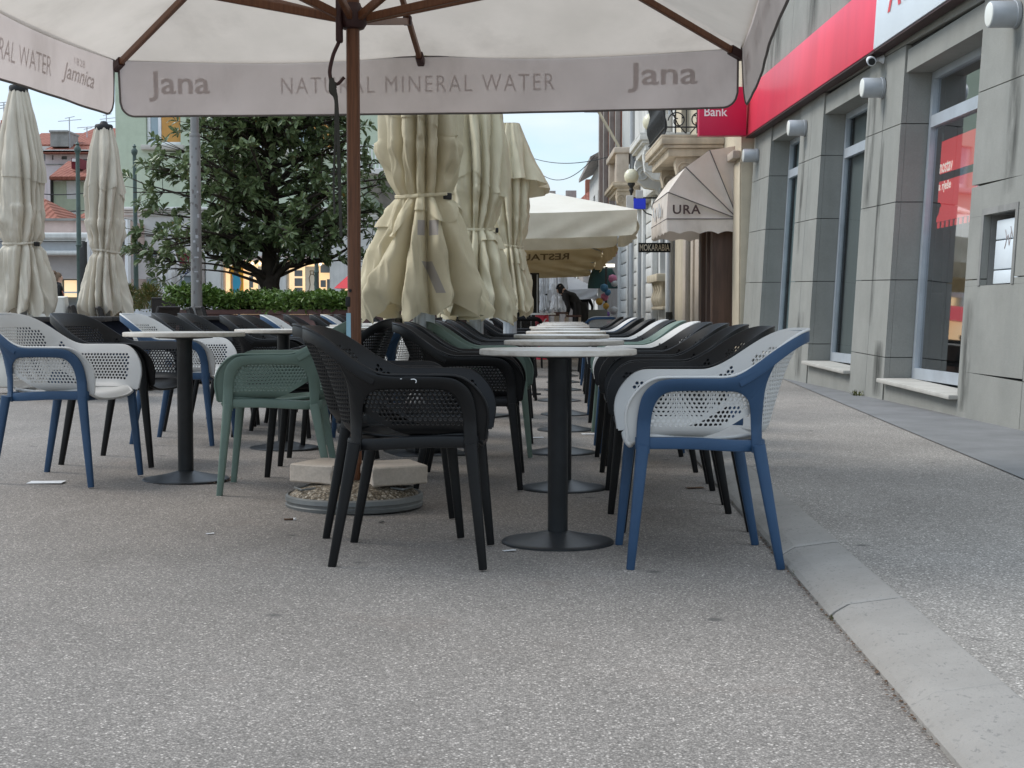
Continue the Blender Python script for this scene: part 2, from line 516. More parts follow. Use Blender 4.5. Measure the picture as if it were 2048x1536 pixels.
def m_kerb():
    t = NT("kerb_stone")
    col = t.ramp(t.noise(2.2, 6, .65), [(.3, (.235, .217, .195)), (.7, (.335, .312, .285))])
    v = t.node('ShaderNodeTexVoronoi', {'Vector': t.coords((1, .55, 1)), 'Scale': 62.0}).outputs['Distance']
    pits = t.ramp(t.noise(85, 3, .65, (1, .5, 1)), [(.58, 0.0), (.66, .8)])
    msk = t.ramp(t.noise(9, 4, .6), [(.35, .12), (.65, .85)])
    col = t.mix(t.mix(1.0, pits, msk, 'MULTIPLY'), col, (.12, .115, .11))
    col = t.mix(t.ramp(t.noise(240, 2, .7), [(.35, .0), (.75, .4)]), col, (.24, .235, .225))
    t.done(t.bsdf(col, .85, t.bump(t.noise(120, 3), .5, .004), spec=.25))
m_kerb()
def m_wood():
    t = NT("umbrella_wood")
    g = t.noise(9, 6, .6, (14, 14, .6))
    col = t.ramp(g, [(.25, (.075, .026, .010)), (.5, (.135, .050, .020)), (.8, (.18, .075, .032))])
    t.done(t.bsdf(col, .45, t.bump(g, .15, .002), spec=.4))
m_wood()
def m_table():
    t = NT("table_laminate")
    g = t.noise(8, 6, .65, (1, 6, 1))
    col = t.ramp(g, [(.25, (.42, .40, .36)), (.5, (.60, .58, .54)), (.8, (.68, .67, .64))])
    t.done(t.bsdf(col, .33, t.bump(t.noise(90, 2), .08, .002), spec=.5))
    t = NT("table_edge")
    col = t.ramp(t.noise(7, 7, .7, (1, 1, 3)), [(.25, (.20, .15, .115)), (.45, (.46, .41, .35)), (.7, (.62, .58, .52))])
    t.done(t.bsdf(col, .6, None, spec=.3))
m_table()
def m_gravel():
    t = NT("washed_gravel")
    v = t.node('ShaderNodeTexVoronoi', {'Vector': t.coords(), 'Scale': 95.0})
    sc = t.node('ShaderNodeSeparateColor', {'Color': v.outputs['Color']}).outputs[0]
    col = t.ramp(sc, [(0, (.13, .095, .06)), (.4, (.30, .24, .17)), (.75, (.44, .37, .28)), (1, (.62, .55, .45))])
    col = t.mix(1.0, col, t.ramp(v.outputs['Distance'], [(.1, 1.0), (.7, .35)]), 'MULTIPLY')
    t.done(t.bsdf(col, .8, t.bump(v.outputs['Distance'], -.9, .006), spec=.3))
m_gravel()
def m_leaf(name, a, b, c, sc=24.0, rough=.38, odd=None):
    t = NT(name)
    col = t.ramp(t.noise(sc, 2, .5), [(.3, a), (.5, b), (.72, c)])
    if odd: col = t.mix(t.ramp(t.noise(sc * .45, 2, .5), [(.69, 0.0), (.73, 1.0)]), col, odd)
    p = t.bsdf(col, rough, None, spec=.5)
    tr = t.node('ShaderNodeBsdfTranslucent', {'Color': col}).outputs[0]
    t.done(t.node('ShaderNodeMixShader', {0: .18, 1: p, 2: tr}).outputs[0])
m_leaf("magnolia_leaf", (.062, .090, .037), (.125, .172, .074), (.225, .27, .14), rough=.30, odd=(.24, .14, .035))
m_leaf("hedge_leaf", (.045, .085, .016), (.085, .155, .026), (.15, .225, .045), 14, .5)
m_leaf("bush_leaf", (.05, .075, .02), (.11, .12, .03), (.20, .13, .05), 9, .5)
plain("bark", (.040, .030, .022), .9, .4, 12, bump=.8, bsc=30)
def m_tiles():
    t = NT("roof_tiles")
    w = t.node('ShaderNodeTexWave', {'Vector': t.coords(), 'Scale': 1.7, 'Distortion': .4, 'Detail': 1.0}, wave_type='BANDS', bands_direction='X').outputs['Fac']
    w2 = t.node('ShaderNodeTexWave', {'Vector': t.coords(), 'Scale': 1.0, 'Distortion': .3}, wave_type='BANDS', bands_direction='Z', wave_profile='SAW').outputs['Fac']
    col = t.ramp(t.noise(5, 6, .7), [(.25, (.17, .062, .045)), (.5, (.275, .105, .075)), (.8, (.38, .17, .125))])
    h = t.mix(.5, w, w2)
    t.done(t.bsdf(col, .85, t.bump(h, .8, .08), spec=.2))
m_tiles()
def m_glass(name, tint, refl=.9):
    t = NT(name)
    fr = t.node('ShaderNodeFresnel', {'IOR': 1.55}).outputs[0]
    f = t.node('ShaderNodeMath', {0: fr, 1: refl}, operation='MULTIPLY').outputs[0]
    a = t.node('ShaderNodeBsdfTransparent', {'Color': (*tint, 1)}).outputs[0]
    b = t.node('ShaderNodeBsdfGlossy', {'Color': (.95, .97, 1, 1), 'Roughness': .03}).outputs[0]
    t.done(t.node('ShaderNodeMixShader', {0: f, 1: a, 2: b}).outputs[0])
m_glass("window_glass", (.72, .77, .77), .5)
m_glass("dark_glass", (.35, .42, .44), 1.2)
plain("blind_glass", (.30, .38, .42), .12, .1, 3, bump=0, spec=.6)
def m_emit(name, c, s, c2=None):
    t = NT(name)
    col = t.ramp(t.noise(1.4, 4, .6), [(.3, c2 or c), (.7, c)])
    t.done(t.bsdf(col, .6, None, **{'Emission Color': col, 'Emission Strength': s}))
m_emit("lit_interior", (1.0, .80, .52), .45, (1.0, .66, .34))
m_emit("lamp_spot", (1.0, .93, .78), .9)
m_emit("poster_glow_red", (.80, .045, .05), .35)  # glow added to the banner cloth, which is no lamp
m_emit("poster_glow_white", (.95, .90, .80), .45)  # the banner's words carry the same added glow
m_emit("blue_light_sign", (.05, .09, .9), .5)
def m(n): return MAT[n]
# ================================================================ THE SETTING
PAVE = 0.06
def kx0(y): return .756 + .040 * y        # kerb: left foot
def kx1(y): return .972 + .040 * y        # kerb: right edge
rnd = random.Random(5)

def ground_sheet():
    b = MB()
    xs = [-400, -60, -20, -8, -4.0, -3, -2, -1, 0, 3.0]
    ys = [-30, 0, 5, 10, 20, 40, 80, 800]
    vs = [(x if x < 3 else kx0(y) + .05, y, gz(x)) for y in ys for x in xs]
    n = len(xs)
    fs = [(j * n + i, j * n + i + 1, (j + 1) * n + i + 1, (j + 1) * n + i) for j in range(len(ys) - 1) for i in range(n - 1)]
    b.add(vs, fs)
    tag(b.build('ground', m('asphalt')), kind='structure')
    b = MB()
    b.add([(kx1(-30) - .02, -30, PAVE - .006), (kx1(120) - .02, 120, PAVE - .006), (60, 120, PAVE - .006), (60, -30, PAVE - .006)], [(0, 3, 2, 1)])
    tag(b.build('pavement', m('pavement_asphalt')), kind='structure')
    b = MB()
    a0, a1, w0, w1 = (2.02, 0.5), (3.42, 18.2), 3.70, 3.44
    b.add([(a0[0], a0[1], PAVE), (w0 + .1, a0[1], PAVE), (w1 + .1, a1[1], PAVE), (a1[0], a1[1], PAVE)], [(0, 1, 2, 3)])
    tag(b.build('pavement_strip', m('dark_strip')), kind='structure')
    # kerb stones, one length after another with open joints
    b = MB(); y = .18
    r = random.Random(3)
    while y < 60:
        L = .97 if y < 20 else 3.0
        dz = r.uniform(-.004, .004); dx = r.uniform(-.004, .004)
        prof = [(0, -.05), (0, .012), (.012, .024), (.05, .046), (.055, .0475), (.196, PAVE + .006), (.206, PAVE + .005), (.2165, PAVE - .003), (.2165, -.05)]
        y0, y1 = y + .004, y + L - .004
        sec = []
        for yy in (y0, y0 + .009, y1 - .009, y1):
            k = .005 if yy in (y0, y1) else 0
            sec.append([(kx0(yy) + u + dx, yy, z - k + dz) for u, z in prof])
        vs = [p for q in sec for p in q]; n = len(prof)
        fs = [(j * n + i, j * n + i + 1, (j + 1) * n + i + 1, (j + 1) * n + i) for j in range(3) for i in range(n - 1)]
        fs += [tuple(range(n)), tuple(range(4 * n - 1, 3 * n - 1, -1))]
        b.add(vs, fs); y += L
    tag(b.build('kerb', m('kerb_stone'), sm=14), kind='structure')
ground_sheet()

# ---------------------------------------------------------------- grey bank building on the right
def WX(y, z): return 3.741 - .0183 * y + .055 * z
def WP(y, z, off=0.0): return Vector((WX(y, z) - off, y, z))
def WS(off0=0.0):
    return lambda v: WP(v.y, v.z, v.x + off0)   # box coords: x = distance proud of the wall, y along, z up
def jz(z, y): return z + .018 * (y - 10)         # courses climb gently against the sloping ground
bank = thing('bank_building', 'grey stone-clad bank building with tall recessed windows and a red sign band', 'building', (0, 0, 0))
PIL = [(5.2, 11.3), (13.4, 14.65), (16.6, 17.8), (19.65, 20.9)]
BAY = [(11.3, 13.4), (14.65, 16.6), (17.8, 19.65)]
LV = [-.9, .40, 1.13, 1.86, 2.59, 3.32, 4.05, 4.78, 5.51, 6.24, 6.97, 7.7]
REC = .31
NICHE = (10.30, 10.95, 1.09, 1.63)
def panel(b, y0, y1, l0, l1, o0, o1, gap=.004):
    # one facing slab between two courses
    pts = []
    for y in (y0 + gap, y1 - gap):
        for l in (l0, l1):
            z = max(jz(l, y) + (gap if l == l0 else -gap), PAVE - .02)
            for o in (o0, o1): pts.append(WP(y, z, o))
    b.add(pts, [(0, 1, 3, 2), (4, 6, 7, 5), (0, 4, 5, 1), (2, 3, 7, 6), (0, 2, 6, 4), (1, 5, 7, 3)])
cl, bk = MB(), MB()
for i, (a, e) in enumerate(PIL):
    cuts = [a, e] if i else [a, 7.2, 8.6, 9.95, e]
    if i: cuts = [a, (a + e) / 2, e]
    for c0, c1 in zip(cuts, cuts[1:]):
        for l0, l1 in zip(LV[:-1], LV[1:]):
            if i == 0 and c0 < 10.6 < c1 and .39 < l0 < 1.8:
                continue
            if l0 >= 3.3: continue
            panel(cl, c0, c1, l0, l1, -.05, 0)
    if i:   # side return facing the camera, in courses
        for l0, l1 in zip(LV[:-1], LV[1:]):
            if l0 < 3.3: panel(cl, a + .0, a + .05, l0, l1, -REC, -.052)
# far return of the near pier (hidden) and the niche surround
n0, n1, z0, z1 = NICHE
def piece(y0, y1, za, zb, o0=-.05, o1=0, b=cl):
    b.add([WP(y, z, o) for y in (y0, y1) for z in (za, zb) for o in (o0, o1)], [(0, 1, 3, 2), (4, 6, 7, 5), (0, 4, 5, 1), (2, 3, 7, 6), (0, 2, 6, 4), (1, 5, 7, 3)])
za, zb = jz(.40, 10.6), jz(1.86, 10.6)
zj = jz(1.13, 10.6)
piece(9.954, 11.296, za + .006, z0); piece(9.954, 11.296, z1, zb - .004)
piece(9.954, n0, z0 + .001, zj - .004); piece(9.954, n0, zj + .004, z1 - .001)
piece(n1, 11.296, z0 + .001, zj - .004); piece(n1, 11.296, zj + .004, z1 - .001)
# upper storey slabs
for c0, c1 in [(5.2, 8.3), (8.3, 10.3), (10.3, 12.35), (12.35, 14.65), (14.65, 16.6), (16.6, 18.7), (18.7, 20.9)]:
    for l0, l1 in [(3.32, 4.05), (4.05, 5.2), (5.2, 6.4), (6.4, 7.7)]:
        panel(cl, c0, c1, l0, l1, -.05, 0)
# aprons below the window sills, lintel soffits above
for a, e in BAY:
    panel(cl, a, e, -.9, .165, -.06, -.012)
    piece(a + .002, e - .002, jz(3.10, a), jz(3.32, a) - .01, -REC + .02, -.02)
cl.build('cladding', m('cladding'), bank, sm=30)
# dark backing behind the slabs
for i, (a, e) in enumerate(PIL):
    piece(a + .02, e - .02, 0, 7.6, -.4, -.052, bk) if i else (piece(a, n0 - .02, 0, 3.4, -.4, -.052, bk), piece(n1 + .02, e - .02, 0, 3.4, -.4, -.052, bk), piece(n0 - .02, n1 + .02, 0, z0 - .01, -.4, -.052, bk), piece(n0 - .02, n1 + .02, z1 + .01, 3.4, -.4, -.052, bk))
piece(5.2, 20.85, 3.36, 7.6, -.45, -.056, bk)
for a, e in BAY: piece(a + .01, e - .01, 0, jz(.15, a), -.4, -.064, bk)
bk.build('wall_core', m('joint_dark'), bank)
b = MB()
piece(n0 + .002, n1 - .002, z0 + .002, z1 - .002, -.30, -.26, b)
piece(n0 - .018, n0, z0, z1, -.30, -.0525, b); piece(n1, n1 + .018, z0, z1, -.30, -.0525, b)
piece(n0, n1, z0 - .012, z0 + .001, -.30, -.0525, b); piece(n0, n1, z1 - .001, z1 + .012, -.30, -.0525, b)
nb = b.build('niche', m('grey_render'), bank)
b = MB()
piece(n0 - .05, n0, z0, z1 + .05, .001, .008, b); piece(n1, n1 + .05, z0, z1 + .05, .001, .008, b); piece(n0, n1, z1, z1 + .05, .001, .008, b)
b.build('niche_trim', m('grey_render'), nb)
# interior behind the glass
b = MB()
b.add([(4.3, 11.0, .15), (9, 11.0, .15), (9, 20.5, .15), (4.3, 20.5, .15)], [(0, 1, 2, 3)])
b.add([(9, 11.0, .15), (9, 20.5, .15), (9, 20.5, 3.5), (9, 11, 3.5)], [(0, 1, 2, 3)])
b.add([(4.0, 11.0, 3.45), (9, 11.0, 3.45), (9, 20.5, 3.45), (4.0, 20.5, 3.45)], [(3, 2, 1, 0)])
b.add([(4.1, 20.6, .15), (9, 20.6, .15), (9, 20.6, 3.5), (4.1, 20.6, 3.5)], [(0, 1, 2, 3)])
b.add([(4.1, 10.9, .15), (9, 10.9, .15), (9, 10.9, 3.5), (4.1, 10.9, 3.5)], [(3, 2, 1, 0)])
for y in (14.1, 17.2): b.box((4.35, y - .3, .15), (4.9, y + .3, 3.45))
b.build('interior', m('interior_grey'), bank)
b = MB()
for y in (12.2, 15.4, 16.1, 18.8): b.box((5.2, y, .15), (6.0, y + .5, 1.15))
for y in (12.9,): b.box((4.7, y, .15), (4.95, y + .25, 1.5))
b.box((6.4, 13.6, .15), (6.5, 15.0, 2.3))
b.build('counter', m('interior_light'), bank)
for wi, (a, e) in enumerate(BAY):
    zb_, zt = jz(.20, a) + .04, jz(3.10, a)
    f = MB()
    def fr(y0, y1, q0, q1, d=.05): piece(y0, y1, q0, q1, -REC, -REC + d, f)
    w = .07
    fr(a + .052, a + .052 + w, zb_, zt); fr(e - w, e - .002, zb_, zt)
    fr(a + .052 + w, e - w, zb_, zb_ + .10); fr(a + .052 + w, e - w, zt - w, zt)
    zt2 = jz(2.58, a)
    fr(a + .052 + w, e - w, zt2, zt2 + .11, .055)
    win = f.build('window', m('aluminium'), bank, sm=30)
    g = MB()
    g.add([WP(a + .08, zb_ + .05, -REC + .015), WP(e - .04, zb_ + .05, -REC + .015), WP(e - .04, zt - .03, -REC + .015), WP(a + .08, zt - .03, -REC + .015)], [(0, 1, 2, 3)])
    g.build('pane', m('window_glass'), win)
    if wi:  # added panel behind the glass, coloured like the pane's reflection
        g = MB(); g.add([WP(a + .10, zb_ + .05, -REC - .05), WP(e - .04, zb_ + .05, -REC - .05), WP(e - .04, zt - .03, -REC - .05), WP(a + .10, zt - .03, -REC - .05)], [(0, 1, 2, 3)])
        g.build('reflection_panel', m('reflection_grey' if wi == 1 else 'reflection_teal'), win)
    s = MB()
    s.bbox((-REC + .055, a - .02, 0), (.075, e - .015, .038), .008, lambda v, a=a: WP(v.y, jz(.165, v.y) + .003 + v.z, v.x))
    s.build('sill', m('sill_stone'), bank, sm=30)

for y0, y1, z0_, z1_ in ((13.90, 14.06, .75, 3.0), (14.28, 14.6, 1.9, 3.3), (10.35, 10.62, 1.75, 2.95), (17.42, 17.6, 1.6, 3.0), (11.02, 11.27, .1, 1.0), (16.9, 17.3, .1, .9), (13.45, 13.8, .08, .62)):
    b = MB(); b.grid(lambda u, v: WP(lerp(y0, y1, u), lerp(z0_, z1_, v), .0025), 4, 8); b.build('rain_stain', m('rain_stain'), bank)
for y0, y1, z0_, z1_ in ((19.3, 20.4, 4.2, 6), (15.2, 15.9, 4.2, 6.2), (17.2, 17.9, 4.2, 6.4), (12.8, 13.6, 4.2, 6)):
    b = MB(); b.grid(lambda u, v: WP(lerp(y0, y1, u), lerp(z0_, z1_, v), .0025), 4, 8); b.build('rain_stain', m('rain_stain'), bank)
# sign band and its projecting end
SG0, SG1 = 3.445, 4.145
sgn = thing('sign_band', 'long red and white sign band along the bank building above its windows', 'sign', (0, 0, 0))
def signbox(y0, y1, o0=.0, o1=.15):
    b = MB()
    b.bbox((o0, y0, SG0), (o1, y1, SG1), .006, WS())
    return b
signbox(14.004, 20.86, .004).build('red_panel', m('red_sign'), sgn, sm=30)
signbox(6.0, 13.996, .004, .152).build('white_panel', m('white_sign'), sgn, sm=30)
b = MB()
piece(6.0, 13.99, SG0 - .022, SG0 - .002, .02, .14, b); piece(14.01, 20.85, SG0 - .022, SG0 - .002, .02, .14, b)
b.build('edge_profile', m('collar_brown'), sgn)
b = lettering(MB(), "Addiko", (.0, 1.75, 0, .40), lambda u, v: WP(13.55 - u, 3.70 + v, .157), bold=.02)
b.build('lettering', m('red_letter'), sgn)
blade = thing('projecting_sign', 'square crimson sign with white Bank lettering at the far corner of the bank', 'sign', (0, 0, 0))
b = MB(); b.bbox((2.70, 20.66, 3.44), (3.385, 20.84, 4.14), .008)
b.build('panel', m('magenta_sign'), blade, sm=30)
b = lettering(MB(), "Bank", (2.775, 3.11, 3.715, 3.845), lambda u, v: Vector((u, 20.655, v)), bold=.015)
b.build('lettering', m('white_letter'), blade)

# wall lamps: short cylinders standing out from the piers
lam = None
LAMPS = [(10.55, 3.07, 'grey cylinder wall lamp nearest the camera, right of the white sign panel'),
         (14.08, 3.09, 'grey cylinder wall lamp just below the security camera'),
         (17.5, 3.14, 'grey cylinder wall lamp on the middle pier below the red sign band'),
         (20.55, 3.14, 'smallest grey cylinder wall lamp beside the beige dome awning')]
def make_wall_lamp():
    t = thing('wall_lamp', LAMPS[0][2], 'wall lamp', (0, 0, 0), 0, 'cylinder lamps on the bank piers')
    R = Matrix.Rotation(-math.pi / 2, 4, 'Y')
    b = MB(); b.lathe([(.099, .0), (.102, .006), (.102, .03), (.096, .033), (.096, .205), (.092, .21)], 32, lambda v: R @ v)
    b.build('housing', m('lamp_grey'), t, sm=40)
    b = MB(); b.lathe([(.088, .2105), (.084, .216), (.05, .222), (.01, .224)], 32, lambda v: R @ v)
    b.build('lens', m('opal_glass'), t, sm=40)
    return t
for i, (y, z, lab) in enumerate(LAMPS):
    if not lam: lam = make_wall_lamp(); o = lam
    else: o = dup(lam, (0, 0, 0), 0, lab)
    o.location = WP(y, z, .003)
cc = thing('security_camera', 'small white security camera under the joint of the red and white sign', 'camera', WP(14.15, 3.36, .003))
b = MB(); b.tube([(0, 0, .02), (-.05, 0, .02), (-.09, -.02, .0)], [.045, .02, .02], 12); b.build('bracket', m('white_frame'), cc, sm=40)
b = MB(); b.tube([(-.10, .10, .03), (-.14, -.10, -.02)], .045, 16); b.build('body', m('white_frame'), cc, sm=40)
b = MB(); b.tube([(-.1395, -.098, -.0198), (-.1425, -.113, -.0235)], .034, 16); b.build('lens', m('black_paint'), cc, sm=40)
mb_ = thing('meter_box', 'white plastic meter box with scribbles set in the wall niche', 'meter box', (0, 0, 0))
b = MB()
for q0, q1 in ((z0 + .01, z0 + .11), (z0 + .12, z0 + .335), (z0 + .345, z1 - .05)):
    b.bbox((-.20, n0 + .02, q0), (-.05, n1 - .13, q1), .006, WS())
b.build('door', m('white_sign'), mb_, sm=30)
b = MB()
sq = [(.30, 1.50), (.27, 1.42), (.30, 1.36), (.24, 1.46), (.21, 1.38), (.18, 1.48), (.15, 1.44), (.2, 1.52)]
b.tube([WP(n0 + .02 + u, z, -.048) for u, z in cr([(p[0], p[1], 0) for p in sq] , 4) and [(q.x, q.y) for q in cr([(p[0], p[1], 0) for p in sq], 4)]], .003, 5)
b.build('scribble', m('grey_letter'), mb_)
# banner hung behind the first window
ban = thing('window_banner', 'red advertising banner with white words behind the nearest bank window', 'banner', (0, 0, 0))
def BP(u, v): return Vector((3.838 + .055 * v, 13.22 - u, v))
b = MB(); b.prism([(0, 2.16), (1.1, 2.16), (1.1, 2.46), (0, 2.46)], lambda u, v: BP(u, v), lambda u, v: BP(u, v) + Vector((.01, 0, 0)))
body = [(0, 1.72), (1.1, 1.72), (1.1, 2.09), (0, 2.09), (0.0, 1.90), (.05, 1.90), (.10, 1.88), (.12, 1.86), (.08, 1.85), (.06, 1.80), (.0, 1.76)]
b.prism(body, lambda u, v: BP(u, v), lambda u, v: BP(u, v) + Vector((.01, 0, 0)))
for k in range(8): b.prism([(.03 + .13 * k, 1.66), (.09 + .13 * k, 1.66), (.09 + .13 * k, 1.715), (.03 + .13 * k, 1.715)], lambda u, v: BP(u, v), lambda u, v: BP(u, v) + Vector((.01, 0, 0)))
b.build('fabric', m('poster_glow_red'), ban)
b = lettering(MB(), "nostav", (.01, .39, 2.165, 2.27), lambda u, v: BP(u, v) - Vector((.004, 0, 0)), bold=.02); b.build('lettering', m('poster_glow_white'), ban)
b = lettering(MB(), "a rješe", (.01, .38, 1.98, 2.085), lambda u, v: BP(u, v) - Vector((.004, 0, 0)), bold=.025)
b.build('lettering', m('poster_glow_white'), ban)

# ---------------------------------------------------------------- street of old houses beyond the bank
def XW(y): return 3.36 - .0015 * (y - 21)
def wall_x(b, y0, y1, z0, z1, holes, d=.35, x=None):
    # street front facing -X; hole = (ya,yb,za,zb)
    xx = XW(y0) if x is None else x
    b.holes((xx, y0, z0), (0, 1, 0), (0, 0, 1), (-1, 0, 0), y1 - y0, z1 - z0, [(h[0] - y0, h[1] - y0, h[2] - z0, h[3] - z0) for h in holes], d)
    b.add([(xx, y0, z0), (xx + 7, y0, z0), (xx + 7, y0, z1), (xx, y0, z1)], [(0, 1, 2, 3)])
    b.add([(xx, y1, z0), (xx + 7, y1, z0), (xx + 7, y1, z1), (xx, y1, z1)], [(3, 2, 1, 0)])
    b.add([(xx, y0, z1), (xx + 7, y0, z1), (xx + 7, y1, z1), (xx, y1, z1)], [(0, 1, 2, 3)])
def infill(par, name, mat, h, x, th=.06):
    b = MB(); b.box((x, h[0] + .004, h[2] + .004), (x + th, h[1] - .004, h[3] - .004)); return b.build(name, m(mat), par)

cafe = thing('cafe_house', 'cream plastered house with brown doors and stone balconies next to the bank', 'building')
H1 = [(21.75, 23.3, .1, 2.55), (23.75, 25.0, .1, 2.6), (26.1, 26.9, .1, 2.6), (22.8, 24.9, 3.8, 6.3), (27.2, 28.4, 3.9, 6.3)]
b = MB(); wall_x(b, 20.95, 29.4, 0, 8.6, H1)
b.build('wall', m('cream_plaster'), cafe)
infill(cafe, 'door', 'brown_wood_door', H1[0], XW(21) + .25); infill(cafe, 'door', 'interior_grey', H1[1], XW(21) + .3)
infill(cafe, 'door', 'interior_grey', H1[2], XW(21) + .3)
for h in H1[3:]: infill(cafe, 'window_shutter', 'shutter_dark', h, XW(21) + .2)
b = MB()
for ya, yb in ((21.72, 21.98), (22.35, 22.5), (23.0, 23.3)): b.bbox((XW(21) - .30, ya, .1), (XW(21) + .1, yb, 2.5), .01)
b.build('door_leaf', m('brown_wood_door'), cafe, sm=30)
b = MB()
for ya, yb in ((23.3, 23.75), (25.0, 25.5), (25.8, 26.1), (26.9, 27.3)):
    b.bbox((XW(21) - .09, ya, .06), (XW(21) - .003, yb, 2.75), .015); b.bbox((XW(21) - .13, ya - .04, .06), (XW(21) - .002, yb + .04, .55), .02)
b.bbox((XW(21) - .12, 21.0, 3.15), (XW(21) - .002, 29.3, 3.27), .02)
b.build('door_surround', m('limestone'), cafe, sm=30)
b = MB(); b.bbox((XW(21) - .02, 20.97, .06), (XW(21) - .003, 21.55, 3.1), .02)
b.build('corner_pilaster', m('cream_plaster'), cafe, sm=30)

def balcony(par, y0, y1, x0, z0, z1, mat):
    x1 = XW(y0)
    b = MB()
    for k, (a, e, o) in enumerate([(0, .38, .12), (.38, .55, .05), (.55, .86, .0), (.86, 1.0, .04)]):
        b.bbox((x0 + o - .04 * (k == 3), y0 + o * .6, lerp(z0, z1, a) + .001), (x1 - .002, y1 - o * .6, lerp(z0, z1, e) - .001), .012)
    return b.build('balcony', m(mat), par, sm=30)
def scroll_bracket(par, y, x0, zt, h, mat, w=.28):
    # S shaped console under a balcony
    x1 = XW(y); L = x1 - x0
    poly = [(x0, zt), (x0 - .02, zt - .10), (x0 + .02, zt - h * .38), (x0 + L * .22, zt - h * .52), (x0 + L * .45, zt - h * .55), (x0 + L * .62, zt - h * .72), (x0 + L * .75, zt - h), (x1 - .002, zt - h), (x1 - .002, zt)]
    b = MB(); b.prism(poly, lambda u, v: Vector((u, y, v)), lambda u, v: Vector((u, y + w, v)))
    for cx, cz, r in ((x0 + L * .16, zt - h * .26, h * .17), (x0 + L * .70, zt - h * .58, h * .13)):
        sp = [(cx + math.cos(a) * r * (1 - a / 13), y - .008, cz + math.sin(a) * r * (1 - a / 13)) for a in np.linspace(0, 11, 40)]
        b.tube(sp, .016, 6)
    return b.build('scroll_bracket', m(mat), par, sm=30)
balcony(cafe, 22.6, 25.4, 2.36, 3.36, 3.70, 'carved_stone')
scroll_bracket(cafe, 22.75, 2.62, 3.36, .75, 'carved_stone'); scroll_bracket(cafe, 24.9, 2.62, 3.36, .75, 'carved_stone')
balcony(cafe, 26.9, 29.2, 2.40, 3.95, 4.28, 'white_plaster')
scroll_bracket(cafe, 27.0, 2.5, 3.95, 1.05, 'white_plaster'); scroll_bracket(cafe, 28.8, 2.5, 3.95, 1.05, 'white_plaster')
b = MB(); b.bbox((2.55, 27.0, 4.28), (2.95, 27.4, 5.6), .03); b.bbox((2.5, 26.96, 4.285), (3.0, 27.44, 4.62), .03)
b.build('balcony_pier', m('white_plaster'), cafe, sm=30)
# wrought iron railing with scrolls, on the near balcony
b = MB()
zr0, zr1 = 3.72, 4.62
for z in (zr0 + .10, zr0 + .38, zr1):
    b.tube([(2.42, 22.66, z), (3.3, 22.66, z)], .012, 6); b.tube([(2.42, 22.66, z), (2.42, 25.3, z)], .012, 6)
for x in np.arange(2.42, 3.3, .17): b.tube([(x, 22.66, zr0), (x, 22.66, zr1)], .010, 6)
for y in np.arange(22.66, 25.3, .11):
    b.tube([(2.42 + .03 * math.sin(k * 1.3), y, zr0 + k * .1) for k in range(10)], .014, 5)
for k, x in enumerate((2.62, 2.95, 3.2)):
    for q, zz in enumerate((3.92, 4.28)):
        s = 1 if (k + q) % 2 else -1
        b.tube([(x + s * math.cos(a) * .15 * (1 - a / 10), 22.645, zz + math.sin(a) * .15 * (1 - a / 10)) for a in np.linspace(0, 8, 26)], .011, 5)
        b.tube([(x - s * .13, 22.645, zz - .2), (x, 22.645, zz - .05), (x + s * .12, 22.645, zz + .2)], .010, 5)
        for a in (0.5, 2.2): b.box((x + .1 * math.cos(a) - .02, 22.635, zz + .1 * math.sin(a) - .012), (x + .1 * math.cos(a) + .02, 22.655, zz + .1 * math.sin(a) + .012))
b.build('railing', m('iron'), cafe, sm=40)
for k, x in enumerate((3.02, 3.2)):
    t = thing('flower_pot', ['terracotta flower pot left of its twin behind the iron railing', 'terracotta flower pot closest to the crimson sign, behind the iron railing'][k], 'flower pot', (x, 22.85, 3.72), 0, 'terracotta pots on the balcony')
    b = MB(); b.lathe([(.055, 0), (.085, .17), (.095, .17), (.095, .2), (.08, .2), (.075, .17)], 18); b.build('pot', m('terracotta'), t, sm=40)
    b = MB(); r = random.Random(k)
    for q in range(26):
        a, l = r.uniform(0, 6.28), r.uniform(.08, .2)
        p = Vector((math.cos(a) * .03, math.sin(a) * .03, .18)); d = Vector((math.cos(a) * l * .6, math.sin(a) * l * .6, l))
        n = d.cross(Vector((0, 0, 1))).normalized() * .016
        b.add([p, p + d * .5 + n, p + d, p + d * .5 - n], [(0, 1, 2, 3)])
    b.build('leaves', m('bush_leaf'), t)

def globe_lamp(loc, r, label, arm):
    t = thing('globe_lamp', label, 'lamp', loc, 0, 'globe lamps on iron brackets')
    b = MB(); b.lathe([(.02, -r), (r * .55, -r * .86), (r * .88, -r * .5), (r, 0), (r * .88, r * .5), (r * .55, r * .86), (.02, r)], 28)
    b.build('globe', m('globe_glass'), t, sm=True)
    b = MB(); b.lathe([(.012, -r - .38), (.02, -r - .2), (.05, -r - .12), (.03, -r - .08), (.075, -r - .01), (r * .5, -r + .03)], 16)
    b.tube(arm[0], .016, 7)
    for q in arm[1:]: b.tube(q, .012, 6)
    b.build('bracket', m('iron'), t, sm=40)
def spiral(x, z, r, s=1, n=7.5): return [(x + s * math.cos(a) * r * (1 - a / 11), 0, z + math.sin(a) * r * (1 - a / 11)) for a in np.linspace(0, n, 30)]
globe_lamp((2.34, 28, 3.555), .145, 'yellowish globe lamp on a scrolled iron bracket above the big parasol corner',
           [[(-.05, 0, -.42), (.95, 0, -.42)], cr([(.95, 0, .1), (.7, 0, -.2), (.45, 0, .22), (.3, 0, .2), (.32, 0, .06)], 6), spiral(.55, -.62, .2), spiral(.85, -.55, .12, -1), spiral(.36, .12, .1), [(.0, 0, -.42), (.3, 0, -.72), (.95, 0, -.95)]])
